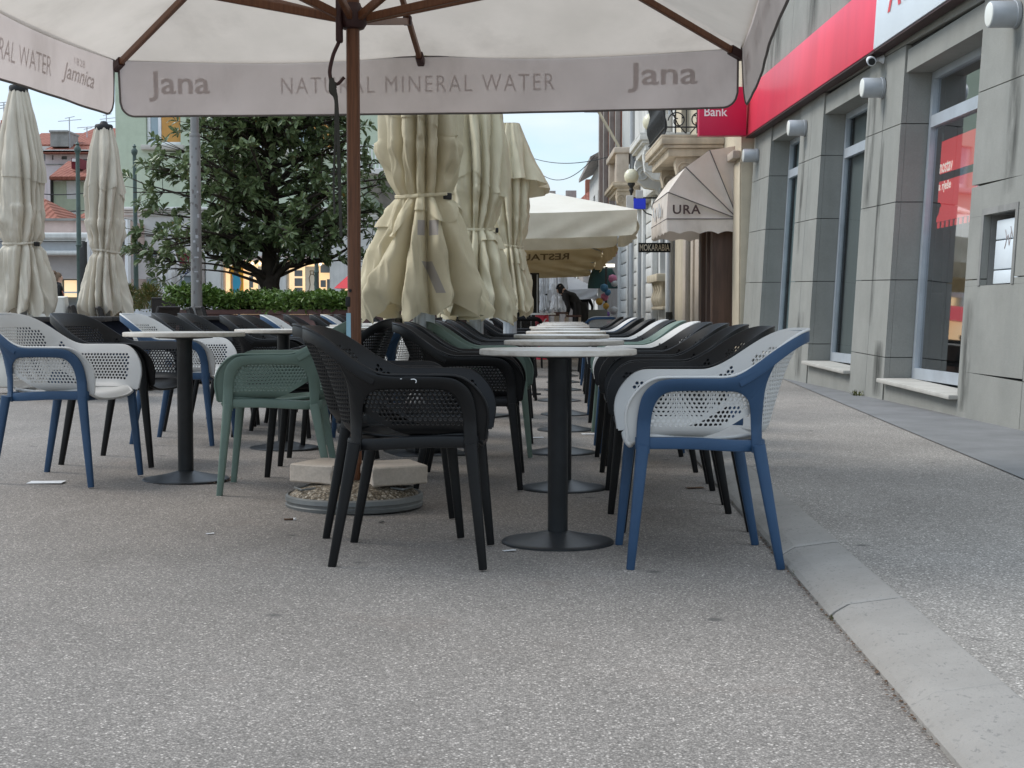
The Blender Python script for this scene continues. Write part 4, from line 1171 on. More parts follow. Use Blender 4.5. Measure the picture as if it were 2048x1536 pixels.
def shell_pt(l, q, off=0.0):
    s = s_of(l)
    a, b = uplan(.232, -.246, s), uplan(.284 + .012 * smooth((abs(s) - .5) / .5), -.392, s)
    zf = rimz(b[0]) - ZB
    g = clamp(q / zf, 0, 1.2); g = .68 * g + .32 * g ** 4
    x, y = lerp(a[0], b[0], g), lerp(a[1], b[1], g)
    FRAD = .042
    dd_ = min(l, LTOT - l)
    if q < FRAD: off -= .034 * smooth((dd_ - .01) / .13) * (1 - math.sqrt(max(0, 1 - (1 - q / FRAD) ** 2)))
    if off:
        s2 = s_of(min(l + .004, LTOT)); s1 = s_of(max(l - .004, 0))
        p1, p2 = uplan(.25, -.3, s1), uplan(.25, -.3, s2)
        t = Vector((p2[0] - p1[0], p2[1] - p1[1], 0)).normalized()
        n = Vector((t.y, -t.x, 0))
        if n.x * (x + .05) + n.y * y < 0: n = -n
        x += n.x * off; y += n.y * off
    # front edges bow forward a little at mid height
    d = min(l, LTOT - l)
    if d < .15: x += .016 * (1 - d / .15) ** 1.5 * math.sin(math.pi * clamp(q / .2))
    return Vector((x, y, ZB + q - .014 * (1 - smooth(dd_ / .12)) * clamp(1 - q / .1)))
def qmax(l):
    s = s_of(l); b = uplan(.284, -.392, s)
    z = rimz(b[0]) - ZB
    d = min(l, LTOT - l); F = .125
    if d < F: z *= max(0, 1 - (1 - d / F) ** 2.5) ** (1 / 2.5) * .97 + .03
    return z
def qmin(l):
    s = s_of(l); x, y = uplan(.25, -.31, s)
    if x < .01 and abs(y) > .17: return .082 * clamp((.01 - x) / .18) ** 1.3 * smooth((abs(y) - .17) / .05)
    return 0.0
def edge_clamp(l, q):
    # keep a lattice point inside the outline: sideways along the steep front edges, downwards along the rim
    F = .125
    l = clamp(l, 0, LTOT)
    z0 = rimz(XF) - ZB
    t = (q / z0 - .03) / .97
    if t < .80:
        lm = F * (1 - max(0, 1 - clamp(t) ** 2.5) ** (1 / 2.5))
        l = clamp(l, lm, LTOT - lm)
    return l, clamp(q, min(qmin(l), qmax(l)), qmax(l))
def make_shell():
    a = .0098          # hexagon radius; lattice of round holes
    b = MB(); r = .0063
    dx, dy = a * math.sqrt(3), a * 1.5
    nr = int(.42 / dy) + 2; ncol = int(LTOT / dx) + 2
    for j in range(-1, nr):
        for i in range(-1, ncol):
            cl_, cq = (i + (.5 if j % 2 else 0)) * dx, j * dy
            if cl_ < -dx or cl_ > LTOT + dx: continue
            cc = clamp(cl_, 0, LTOT); mx_, mn = qmax(cc), qmin(cc)
            mx2 = max(qmax(clamp(cc + dx, 0, LTOT)), mx_, qmax(clamp(cc - dx, 0, LTOT)))
            if cq - a > mx2 or cq + a < mn: continue
            hexv = [(cl_ + a * math.cos(math.radians(30 + 60 * k)), cq + a * math.sin(math.radians(30 + 60 * k))) for k in range(6)]
            def cv(l, q):
                return shell_pt(*edge_clamp(l, q))
            d = min(cc, LTOT - cc); s = abs(s_of(cc)); bx, by = uplan(.25, -.31, s_of(cc))
            inside = cq > max(mn + .022, .040) and cq < mx_ - (.040 if bx > -.16 else .062) and d > .062
            # one field per side and one for the back, a solid strip behind the rear upright between them
            inside = inside and not (-.222 < bx < -.165 and abs(by) > .16)
            outer = [cv(*h) for h in hexv]
            if inside:
                inner = [shell_pt(cl_ + r * math.cos(math.radians(30 * k + 30)), cq + r * math.sin(math.radians(30 * k + 30))) for k in range(12)]
                fs = [(k, (k + 1) % 6, 6 + (2 * k + 2) % 12, 6 + 2 * k + 1, 6 + 2 * k) for k in range(6)]
                b.add(outer + inner, fs)
            else:
                if len({tuple(round(c, 5) for c in p) for p in outer}) >= 3: b.add(outer, [tuple(range(6))])
    me = b.mesh("shell", [], None, weld=True)
    bm = bmesh.new(); bm.from_mesh(me)
    bmesh.ops.dissolve_degenerate(bm, dist=1e-5, edges=bm.edges[:])
    bmesh.ops.recalc_face_normals(bm, faces=bm.faces[:])
    f0 = max(bm.faces, key=lambda f: f.calc_center_median().x * -1)
    if f0.normal.x > 0: bmesh.ops.reverse_faces(bm, faces=bm.faces[:])
    bmesh.ops.solidify(bm, geom=bm.faces[:], thickness=.0055)
    bm.to_mesh(me); bm.free()
    # rolled lip along the rim, and at the bottom edge
    c = MB()
    L = sorted(list(np.linspace(.0, LTOT, 110)) + list(np.linspace(0, .02, 10)[1:]) + list(np.linspace(LTOT - .02, LTOT, 10)[:-1]))
    c.sweep([shell_pt(l, qmax(l)) for l in L], (.0052, .0052), None, 8, 2.0)
    # seat
    def seat(u, v):
        x = lerp(-.226, .246, v)
        xx = min(x, .262)
        if xx < XC:
            k = clamp((XC - xx) / (XC + .227)); w = .206 * (max(0, 1 - k ** 2.5)) ** .4
        else: w = .206 + .024 * smooth((x - .08) / .13)
        if x > .18: w *= 1 - .12 * ((x - .18) / .066) ** 2.2
        y = (2 * u - 1) * w
        e = abs(2 * u - 1)
        z = ZB - .001 - .012 * (1 - e ** 2) - .010 * smooth((.2 - abs(x)) / .2) + .010 * e ** 6
        if x > .19: z -= .026 * ((x - .19) / .056) ** 2
        return Vector((x, y, z))
    c.grid(seat, 25, 26); c.grid(lambda u, v: seat(u, v) - Vector((0, 0, .009)), 25, 26)
    edge = [seat(0, v) for v in np.linspace(0, 1, 26)] + [seat(u, 1) for u in np.linspace(0, 1, 14)[1:]] + [seat(1, v) for v in np.linspace(1, 0, 26)[1:]]
    c.sweep([p - Vector((0, 0, .004)) for p in edge], (.007, .007), None, 8, 2.0)
    me2 = c.mesh("seat", [], None, weld=False)
    me.polygons.foreach_set('use_smooth', [True] * len(me.polygons)); me.set_sharp_from_angle(angle=math.radians(40))
    me2.polygons.foreach_set('use_smooth', [True] * len(me2.polygons)); me2.set_sharp_from_angle(angle=math.radians(50))
    return me, me2
def make_frame():
    b = MB()
    # seat ring under the shell
    pts = [shell_pt(l, .045, .004) for l in np.linspace(.03, LTOT - .03, 60)]
    pts = [Vector((max(p.x, -.208), p.y, .434 - .012 * smooth((.1 - p.x) / .3))) for p in pts]
    b.sweep(pts, (.010, .021), (0, 0, 1), 10, 4)
    for x in (.20, -.12): b.sweep([(x, -.222, .418), (x, .222, .418)], (.014, .012), (0, 0, 1), 8, 4)
    # hoop: arm, sweep up the back, other arm, kept just under the rim
    def hoop(l):
        q = qmax(l); s = s_of(l)
        top = smooth((.30 - abs(s)) / .3)
        return shell_pt(l, q - lerp(.026, .024, top), .0125)
    L = np.linspace(.36, LTOT - .36, 80)
    hp = [hoop(l) for l in L]
    b.sweep(hp, [(.0082, .0215)] * 80, (0, 0, 1), 10, 4)
    # flat side frames: front upright, arm and rear upright in one piece around the side window
    def side_y(x, z):
        best = min(np.linspace(.0, LTOT / 2, 160), key=lambda l: abs(shell_pt(l, max(z - ZB, .05)).x - x) if l > .0 else 9)
        return abs(shell_pt(best, max(z - ZB, .05)).y)
    outer = cr([(.237, .40, 0), (.236, .47, 0), (.230, .55, 0), (.214, .606, 0), (.178, .642, 0), (.130, .6555, 0), (.02, .6585, 0), (-.055, .6585, 0), (-.13, .672, 0), (-.215, .712, 0), (-.250, .728, 0), (-.232, .690, 0), (-.212, .640, 0), (-.204, .58, 0), (-.202, .48, 0), (-.204, .40, 0)], 5)
    inner = cr([(.191, .40, 0), (.190, .46, 0), (.185, .53, 0), (.172, .575, 0), (.148, .602, 0), (.110, .613, 0), (.02, .615, 0), (-.06, .614, 0), (-.105, .610, 0), (-.130, .598, 0), (-.146, .580, 0), (-.152, .562, 0), (-.156, .54, 0), (-.159, .50, 0), (-.161, .45, 0), (-.163, .40, 0)], 5)
    for sg in (1, -1):
        vs, fs = [], []
        sec = [(0, .006), (0, .0165), (.10, .0205), (.5, .0215), (.90, .0205), (1, .0165), (1, .006)]
        K = len(sec)
        for i_, o_ in zip(inner, outer):
            for t, dy in sec:
                x, z = lerp(i_.x, o_.x, t), lerp(i_.y, o_.y, t)
                vs.append((x, sg * (side_y(clamp(x, -.28, .25), z) + dy), z))
        for i in range(len(inner) - 1):
            for k in range(K - 1): fs.append((i * K + k, i * K + k + 1, (i + 1) * K + k + 1, (i + 1) * K + k))
            fs.append((i * K + K - 1, i * K, (i + 1) * K, (i + 1) * K + K - 1))
        fs.append(tuple(range(K))); fs.append(tuple((len(inner) - 1) * K + k for k in range(K)))
        b.add(vs, fs)
    me = b.mesh("frame", [], 50)
    legs = []
    for sg in (1, -1):
        for p0, p1 in (((.214, sg * .2545, .428), (.256, sg * .262, 0)), ((-.183, sg * .2515, .428), (-.262, sg * .258, 0))):
            c = MB(); c.sweep([Vector(p0).lerp(Vector(p1), t) for t in (0, .5, .992, 1)], [(.0165, .0225), (.0150, .0185), (.0125, .0145), (.0115, .0135)], (1, 0, 0), 12, 3.2)
            legs.append(c.mesh("leg", [], 50))
    return me, legs
_shell, _seat = make_shell(); _frame, _legs = make_frame()
def chair_kind(shell_m, frame_m):
    def cp(me, mat):
        q = me.copy(); q.materials.clear(); q.materials.append(m(mat)); return q
    t = thing('armchair', '', 'armchair')
    link('shell', cp(_shell, shell_m), t); link('seat', cp(_seat, shell_m), t); link('frame', cp(_frame, frame_m), t)
    for lg in _legs: link('leg', cp(lg, frame_m), t)
    return t
CH = {}
def chair(kind, x, y, deg, label, group):
    if kind not in CH:
        CH[kind] = chair_kind(*{'black': ('black_plastic', 'black_plastic'), 'white': ('white_plastic', 'blue_plastic'), 'green': ('green_plastic', 'green_plastic')}[kind])
        o = CH[kind]; o['label'] = label
        o.location = (x, y, gz(x)); o.rotation_euler = (0, 0, math.radians(deg)); o['group'] = group
        return o
    return dup(CH[kind], (x, y, gz(x)), math.radians(deg), label, group)
BK, WH, GR = 'black', 'white', 'green'
g1 = 'chairs facing left at the main table row'
xr = lambda y: .664 + .037 * (y - 5.15)
RIGHT = [(WH, 5.10, 180, 'white armchair with blue frame nearest the camera, beside the kerb'),
 (BK, 5.93, 181, 'black armchair directly behind the front white armchair by the kerb'),
 (BK, 6.75, 178, 'black armchair second behind the front white one, kerb side of the tables'),
 (BK, 7.55, 180, 'black armchair third behind the front white one, kerb side of the tables'),
 (BK, 8.40, 182, 'black armchair just before the first far white armchair on the kerb side'),
 (WH, 9.15, 180, 'white armchair with blue frame in front of the green one on the kerb side'),
 (GR, 10.2, 179, 'only green armchair on the kerb side of the long table row'),
 (BK, 11.1, 181, 'black armchair right behind the green one on the kerb side'),
 (WH, 11.95, 180, 'white armchair with blue frame second behind the green one on the kerb side'),
 (BK, 13.6, 180, 'black armchair behind the far white pair on the kerb side of the row'),
 (BK, 15.6, 178, 'black armchair below the grooved stone house, near end of the far kerb side'),
 (WH, 17.0, 181, 'most distant white armchair on the kerb side of the long table row'),
 (BK, 18.6, 180, 'black armchair past the most distant white one on the kerb side'),
 (BK, 21.0, 180, 'farthest black armchair on the kerb side of the long table row')]
for k, y, d, lab in RIGHT: chair(k, xr(y), y, d, lab, g1)
g2_ = 'chairs facing right at the main table row'
LEFT = [(BK, -.345, 5.06, -2, 'large black armchair in the centre foreground left of the front table'),
 (BK, -.48, 5.69, 6, 'black armchair tucked right behind the foreground black one near the stone blocks'),
 (BK, -.215, 7.25, 0, 'black armchair with its arm against the left end of the front table'),
 (BK, -.21, 8.0, 2, 'black armchair between the front arm-touching one and the green one left of the tables'),
 (GR, -.145, 8.85, 0, 'green armchair facing the table row in front of the closed beige parasols'),
 (BK, -.13, 9.75, 1, 'black armchair right behind the green one facing the table row'),
 (BK, -.12, 11.2, -1, 'black armchair second behind the green one below the first parasol post'),
 (BK, -.09, 12.1, 0, 'black armchair third behind the green one left of the tables'),
 (BK, -.02, 14.5, 1, 'black armchair left of the fifth and sixth tables below the second parasol'),
 (BK, .0, 16.4, 0, 'black armchair left of the far tables below the third parasol'),
 (BK, .08, 19.6, -2, 'farthest black armchair facing right at the table row')]
for i, (k, x, y, d, lab) in enumerate(LEFT):
    o = chair(k, x, y, d, lab, g2_)
    if not i:
        b = MB(); b.tube(cr([(.018, -.3165, .650), (.030, -.3168, .650), (.036, -.3168, .645), (.034, -.3165, .638)], 4), .0016, 5)
        b.tube([(-.018, -.3165, .651), (-.012, -.3165, .6515)], .0012, 5); b.build('scuff_mark', m('paper_white'), o)
g3 = 'chairs at the end of the main table row'
chair(BK, .22, 22.9, 90, 'black armchair at the far row end turned with its back to the camera', g3)
chair(WH, 1.42, 23.2, 100, 'blue framed armchair at the far row end turned with its back to the camera', g3)
g4 = 'chairs facing right at the second table row'
a_ = G(187, 980); 
SIDE = [(WH, -2.195, 7.0, -11, 'white armchair with blue frame cut by the left edge of the picture'),
 (BK, -2.14, 7.86, -9, 'black armchair between two white ones behind the left foreground white armchair'),
 (WH, -2.10, 9.1, -5, 'white armchair with blue frame behind the nearest left table'),
 (BK, -2.14, 10.05, -3, 'black armchair left of the metal pole just behind the left table white armchair'),
 (BK, -2.12, 10.75, -3, 'black armchair beside the metal pole foot, second behind the left table white armchair'),
 (BK, -1.60, 9.75, -3, 'black armchair with perforated side visible under the second left table'),
 (BK, -1.62, 10.5, -2, 'black armchair just behind the perforated one under the second left table'),
 (WH, -1.60, 11.3, 0, 'pale armchair with blue frame in front of the granite planter wall'),
 (BK, -1.56, 12.2, 0, 'black armchair in front of the planter, right of the pale armchair'),
 (BK, -1.54, 13.6, 2, 'black armchair left of a pale one before the right half of the planter'),
 (WH, -1.54, 14.4, 0, 'pale armchair in front of the right half of the planter, near the wooden pole'),
 (BK, -1.52, 15.3, -2, 'black armchair next behind the pale one near the wooden pole'),
 (BK, -1.5, 18.3, 0, 'black armchair just right of the wooden pole in the far second row'),
 (WH, -1.46, 19.2, 0, 'pale armchair farthest back in the second row, right of the wooden pole'),
 (BK, -1.44, 20.2, 0, 'black armchair farthest back in the second row in front of the navy coat')]
for k, x, y, d, lab in SIDE: chair(k, x, y, d, lab, g4)
g5 = 'chairs facing left at the second table row'
BACK = [(GR, -1.12, 6.83, 184, 'green armchair in the foreground right of the nearest left table'),
 (BK, -1.02, 7.58, 182, 'black armchair tucked behind the foreground green one'),
 (BK, -1.05, 8.55, 180, 'black armchair with humped back showing behind the foreground black back'),
 (WH, -.96, 9.4, 181, 'white armchair with blue frame hidden behind the second left table, facing left'),
 (BK, -.90, 10.3, 180, 'black armchair facing left just left of the first closed parasol post'),
 (BK, -.84, 12.2, 178, 'black armchair facing left at the third table of the second row'),
 (BK, -.80, 13.8, 180, 'black armchair facing left at the fourth table of the second row')]
for k, x, y, d, lab in BACK: chair(k, x, y, d, lab, g5)

# ================================================================ TABLES
def make_table():
    t = thing('cafe_table', '', 'table')
    b = MB(); b.lathe([(.004, .7432), (.2955, .7432)], 64); 
    r = .3
    b = MB(); b.lathe([(.002, .7440), (.294, .7440), (.2985, .7425)], 72)
    b.build('tabletop', m('table_laminate'), t, sm=40)
    b = MB(); b.lathe([(.2985, .7425), (r, .740), (r, .7245), (.2965, .7215), (.01, .7215)], 72)
    b.build('table_edge', m('table_edge'), t, sm=40)
    b = MB(); b.lathe([(.002, .7214), (.14, .7214), (.14, .714), (.045, .708), (.0385, .70), (.0385, .046), (.038, .044)], 40)
    b.build('column', m('dark_metal'), t, sm=40)
    b = MB(); b.lathe([(.044, .046), (.055, .042), (.12, .026), (.19, .0125), (.211, .0095), (.2155, .006), (.2155, .0), (.2, -.001)], 56)
    b.build('foot_plate', m('dark_metal'), t, sm=50)
    return t
tb = None
TROW = [(1116, 5.42), (1128, 7.1), (1123, 8.92), (1132, 10.65), (1131, 12.3), (1119, 14.2), (1126, 16.2), (1127, 18.0), (1127, 19.8), (1127, 21.6)]
ordn = ['front', 'second', 'third', 'fourth', 'fifth', 'sixth', 'seventh', 'eighth', 'ninth', 'last']
TL = ['round table nearest the camera with grimy pale edge, between black and white armchairs',
      'round table with brownish edge right behind the front table'] + ['round table %s in the long main row counted from the camera' % o for o in ordn[2:]]
TS = [(369, 7.12, 'round table at the left with dark dirt around its foot plate'), (567, 8.85, 'round table left of the foreground black chair, before the planter'),
      (687, 10.6, 'round table mostly hidden by the wooden umbrella pole'), (728, 12.5, 'round table right behind the wooden pole, second row'),
      (767, 14.3, 'round table below the skirt of the first closed parasol'), (800, 16.4, 'far round table in the second row next to the parasol post')]
rt = random.Random(8)
for i, (px, y, lab) in enumerate([(p, y, TL[i]) for i, (p, y) in enumerate(TROW)] + TS):
    x = (px - 1024) / 2840 * y
    grp = 'round tables in the main row' if i < len(TROW) else 'round tables in the second row'
    rz = rt.uniform(0, 6.28) if i else 3.6
    if tb is None:
        tb = make_table(); o = tb; o['label'] = lab; o['group'] = grp; o.location = (x, y, gz(x)); o.rotation_euler = (0, 0, rz)
    else: o = dup(tb, (x, y, gz(x)), rz, lab, grp)
    if i == len(TROW): dirt_at = Vector((x, y, gz(x)))

# ================================================================ OPEN UMBRELLA IN THE FOREGROUND
UC = Vector((-.705, 6.36)); yaw = math.atan2(-.105, 1.0)
um = thing('patio_umbrella', 'open square beige umbrella on a brown wooden pole in the foreground', 'umbrella', (UC.x, UC.y, gz(UC.x)), yaw)
H, ZE, ZA, VH = 1.80, 2.315, 3.04, .318
b = MB(); b.sweep([(0, 0, .06), (0, 0, 1.0), (0, 0, 3.08)], (.0295, .0295), (0, 1, 0), 20, 2.4); b.build('pole', m('umbrella_wood'), um, sm=40)
def rib_end(k):
    a = math.radians(45 * k)
    c, s = math.cos(a), math.sin(a)
    f = H / max(abs(c), abs(s))
    return Vector((c * f, s * f, ZE))
APEX = Vector((0, 0, ZA))
def can_pt(x, y):
    # height of the stretched cloth: pyramid with a slight sag between the ribs
    r = max(abs(x), abs(y)) / H
    a = math.atan2(y, x); rel = abs(((a / math.radians(45)) % 1) - .5) * 2
    sag = .045 * r * (1 - rel ** 2) * smooth(r * 1.2)
    return Vector((x, y, lerp(ZA, ZE, r) - sag * .8 + .012))
b = MB()
for k in range(4):
    R = Matrix.Rotation(math.pi / 2 * k, 2)
    def sec(u, v):
        p = R @ Vector((v * H, (2 * u - 1) * v * H)); return can_pt(p.x, p.y)
    b.grid(sec, 41, 24)
b.build('canopy', m('canopy_fabric'), um, sm=True, weld=True)
# ribs, struts and their bracket ends
for k in range(8):
    E = rib_end(k); d = (E - APEX).normalized()
    A = APEX + Vector((0, 0, -.045)); E2 = E + Vector((0, 0, -.028))
    b = MB(); b.sweep([A.lerp(E2, .012), A.lerp(E2, .985)], (.0135, .019), (0, 0, 1), 8, 6)
    rb = b.build('rib', m('umbrella_wood'), um, sm=30)
    b = MB(); b.sweep([A.lerp(E2, .965), A.lerp(E2, 1.003)], (.021, .026), (0, 0, 1), 8, 6); b.build('end_cap', m('collar_brown'), rb, sm=30)
    J = A.lerp(E2, .76 if k % 2 == 0 else .56); J.z -= .03
    r2 = Vector((J.x, J.y, 0)).normalized() * .055
    S = Vector((r2.x, r2.y, 2.165))
    b = MB(); b.sweep([S, S.lerp(J, .985)], (.0125, .0185), (0, 0, 1), 8, 6); st = b.build('strut', m('umbrella_wood'), um, sm=30)
    b = MB(); b.bbox((-.022, -.022, -.018), (.022, .022, .03), .004, lambda v, J=J: v + J); b.build('joint', m('collar_brown'), st, sm=30)
b = MB(); b.lathe([(.034, 2.115), (.050, 2.12), (.062, 2.14), (.066, 2.155), (.066, 2.185), (.058, 2.20), (.04, 2.215), (.034, 2.23)], 24); b.build('hub', m('collar_brown'), um, sm=40)
b = MB(); b.lathe([(.034, 2.96), (.07, 2.965), (.07, 3.02), (.03, 3.05)], 24); b.build('crown_hub', m('collar_brown'), um, sm=40)
# valances: one hanging flap per side with rounded lower corners
FR = [Matrix.Rotation(math.pi / 2 * k, 3, 'Z') for k in range(4)]     # k=1 is the side away from the camera
def vw(u, h, k):
    return .012 * math.sin(u * 2.1 + k * 2) * h / VH + .020 * (h / VH) ** 2 + (.2 if k == 0 else 1) * (.006 * math.sin(u * 5.3 + k + h * 4) + .004 * math.sin(u * 13 + h * 14)) * (h / VH)
def vp(k, u, h, off=0.0):
    # u = metres along the edge read from inside, h = drop below the edge, off = towards the inside
    sag = .012 * math.sin(math.pi * u / (2 * H))
    return FR[k] @ Vector((H + .004 + vw(u, h, k) - off, H - u if k != 9 else u, ZE + .012 - sag - h))
def vlow(u):
    d = min(u, 2 * H - u) - .018; R = .085
    if d < 0: return None
    return VH - (R - math.sqrt(max(0, R * R - (R - min(d, R)) ** 2)) if d < R else 0)
for k in range(4):
    b = MB()
    us = sorted(set(list(np.linspace(.0181, .103, 10)) + list(np.linspace(.103, 2 * H - .103, 70)) + list(np.linspace(2 * H - .103, 2 * H - .0181, 10))))
    n = 12
    vs = [vp(k, u, vlow(u) * j / (n - 1)) for u in us for j in range(n)]
    fs = [(i * n + j, (i + 1) * n + j, (i + 1) * n + j + 1, i * n + j + 1) for i in range(len(us) - 1) for j in range(n - 1)]
    b.add(vs, fs)
    va = b.build('valance', m('valance_fabric'), um, sm=True)
    b = MB()
    path = [vp(k, us[0], 0, .003)] + [vp(k, u, vlow(u), .0) for u in us] + [vp(k, us[-1], 0, .003)]
    b.sweep(path, (.0065, .0065), None, 6, 2); b.sweep([vp(k, u, -.002, .006) for u in us], (.004, .004), None, 6, 2)
    b.build('edge_trim', m('trim_grey'), va)
def vtext(b, s, k, u0, u1, h0, h1, **kw):
    # h0 = top of letters, h1 = bottom
    lettering(b, s, (u0, u1, -h1, -h0), lambda u, v: vp(k, u, -v, .0035), **kw)
for k in range(4):
    if k == 2: words = [("NATURAL MINERAL WATER", 1.42, 2.73, .125, .225, dict(bold=-.004)), ("1828", 3.02, 3.16, .075, .115, {}), ("Jamnica", 2.86, 3.30, .12, .235, dict(shear=.35, bold=.012))]
    else: words = [("Jana", .195, .565, .062, .235, dict(bold=.014)), ("NATURAL MINERAL WATER", .985, 2.56, .105, .198, dict(space=1.22, bold=-.004)), ("Jana", 2.97, 3.36, .06, .225, dict(bold=.014))]
    for s_, u0, u1, h0, h1, kw in words:
        b = MB(); vtext(b, s_, k, u0, u1, h0, h1, **kw); b.build('lettering', m('grey_letter'), um)
# pulley, rope loop, knotted straps, lock pin, blue tape
b = MB()
b.bbox((-.062, -.075, 2.05), (-.036, -.028, 2.24), .008); b.tube(cr([(-.045, -.05, 2.12), (-.05, -.05, 2.06), (-.075, -.055, 2.0), (-.092, -.055, 1.93), (-.088, -.052, 1.885)], 5), .0085, 8)
b.tube(cr([(-.088, -.052, 1.885), (-.06, -.05, 1.87), (-.03, -.045, 1.90)], 5), .0075, 8)
b.build('pulley_rope', m('collar_brown'), um, sm=40)
b = MB()
b.sweep(cr([(-.085, -.055, 1.895), (-.078, -.06, 1.84), (-.064, -.058, 1.80), (-.058, -.055, 1.66), (-.052, -.052, 1.42), (-.047, -.05, 1.2)], 5), [(.010, .010), (.018, .012), (.009, .004), (.009, .003), (.008, .003), (.007, .003)], (0, 1, 0), 8, 3)
b.sweep(cr([(-.066, -.058, 1.80), (-.070, -.056, 1.62), (-.078, -.055, 1.45), (-.075, -.055, 1.3)], 5), (.005, .003), (0, 1, 0), 8, 3)
b.bbox((-.090, -.068, 1.845), (-.062, -.045, 1.88), .009)
b.build('strap', m('strap_olive'), um, sm=40)
b = MB(); b.tube([(-.012, -.028, .962), (-.012, -.035, .962)], .007, 10); b.bbox((-.034, -.031, .89), (-.012, -.020, .935), .006); b.build('lock_pin', m('black_paint'), um, sm=40)
b = MB(); b.box((-.0305, -.030, .70), (-.010, -.0296, .862)); b.build('tape', m('tape_blue'), um)
# round ballast base and the blocks laid on it
bs_ = thing('umbrella_base', 'round washed gravel umbrella base with a grey metal rim', 'base', (UC.x, UC.y - .03, gz(UC.x)))
b = MB(); b.lathe([(.29, 0), (.305, .004), (.308, .018), (.303, .022), (.303, .030), (.308, .036), (.306, .054), (.296, .06), (.288, .05)], 64); b.build('rim', m('rim_metal'), bs_, sm=40)
b = MB(); b.lathe([(.292, .045), (.285, .058), (.25, .082), (.19, .10), (.10, .112), (.035, .115)], 64); b.build('gravel_top', m('washed_gravel'), bs_, sm=40)
for a in (-.35, 3.6):
    b = MB(); c, s = math.cos(a), math.sin(a)
    b.tube([(c * .20 - s * .05, s * .20 + c * .05, .095), (c * .262 - s * .05, s * .262 + c * .05, .09), (c * .262 + s * .05, s * .262 - c * .05, .09), (c * .20 + s * .05, s * .20 - c * .05, .095)], .005, 6)
    b.build('handle', m('rim_metal'), bs_)
def block(name, lab, L, W, T, loc, rz, seed):
    r = random.Random(seed)
    bm = bmesh.new(); bmesh.ops.create_cube(bm, size=1)
    for v in bm.verts: v.co = Vector((v.co.x * L, v.co.y * W, v.co.z * T))
    bmesh.ops.bevel(bm, geom=bm.edges[:], offset=.006, segments=1, affect='EDGES')
    bmesh.ops.subdivide_edges(bm, edges=bm.edges[:], cuts=6, use_grid_fill=True)
    for v in bm.verts:
        rough = .011 if (v.co.x > L * .47) == (seed == 1) and abs(v.co.x) > L * .46 else .0022
        n = noise.noise_vector(v.co * 34 + Vector((seed * 7, 0, 0))) * rough + noise.noise_vector(v.co * 9 + Vector((seed * 3, 0, 0))) * .003
        v.co += n
    me = bpy.data.meshes.new(name); bm.to_mesh(me); bm.free(); me.materials.append(m('limestone'))
    me.polygons.foreach_set('use_smooth', [True] * len(me.polygons)); me.set_sharp_from_angle(angle=math.radians(25))
    o = link(name, me); o.location = loc; o.rotation_euler = (0, math.radians(1.0 if seed == 1 else -1), rz)
    tag(o, lab, 'stone block', 'stone blocks weighing down the umbrella base')
bz = gz(UC.x)
block('stone_block', 'pale stone block on the left of the gravel umbrella base', .22, .28, .082, (UC.x - .128, UC.y + .02, bz + .151), math.radians(-25), 1)
block('stone_block', 'stone block on the right of the gravel umbrella base', .25, .30, .082, (UC.x + .165, UC.y - .03, bz + .150), math.radians(20), 2)

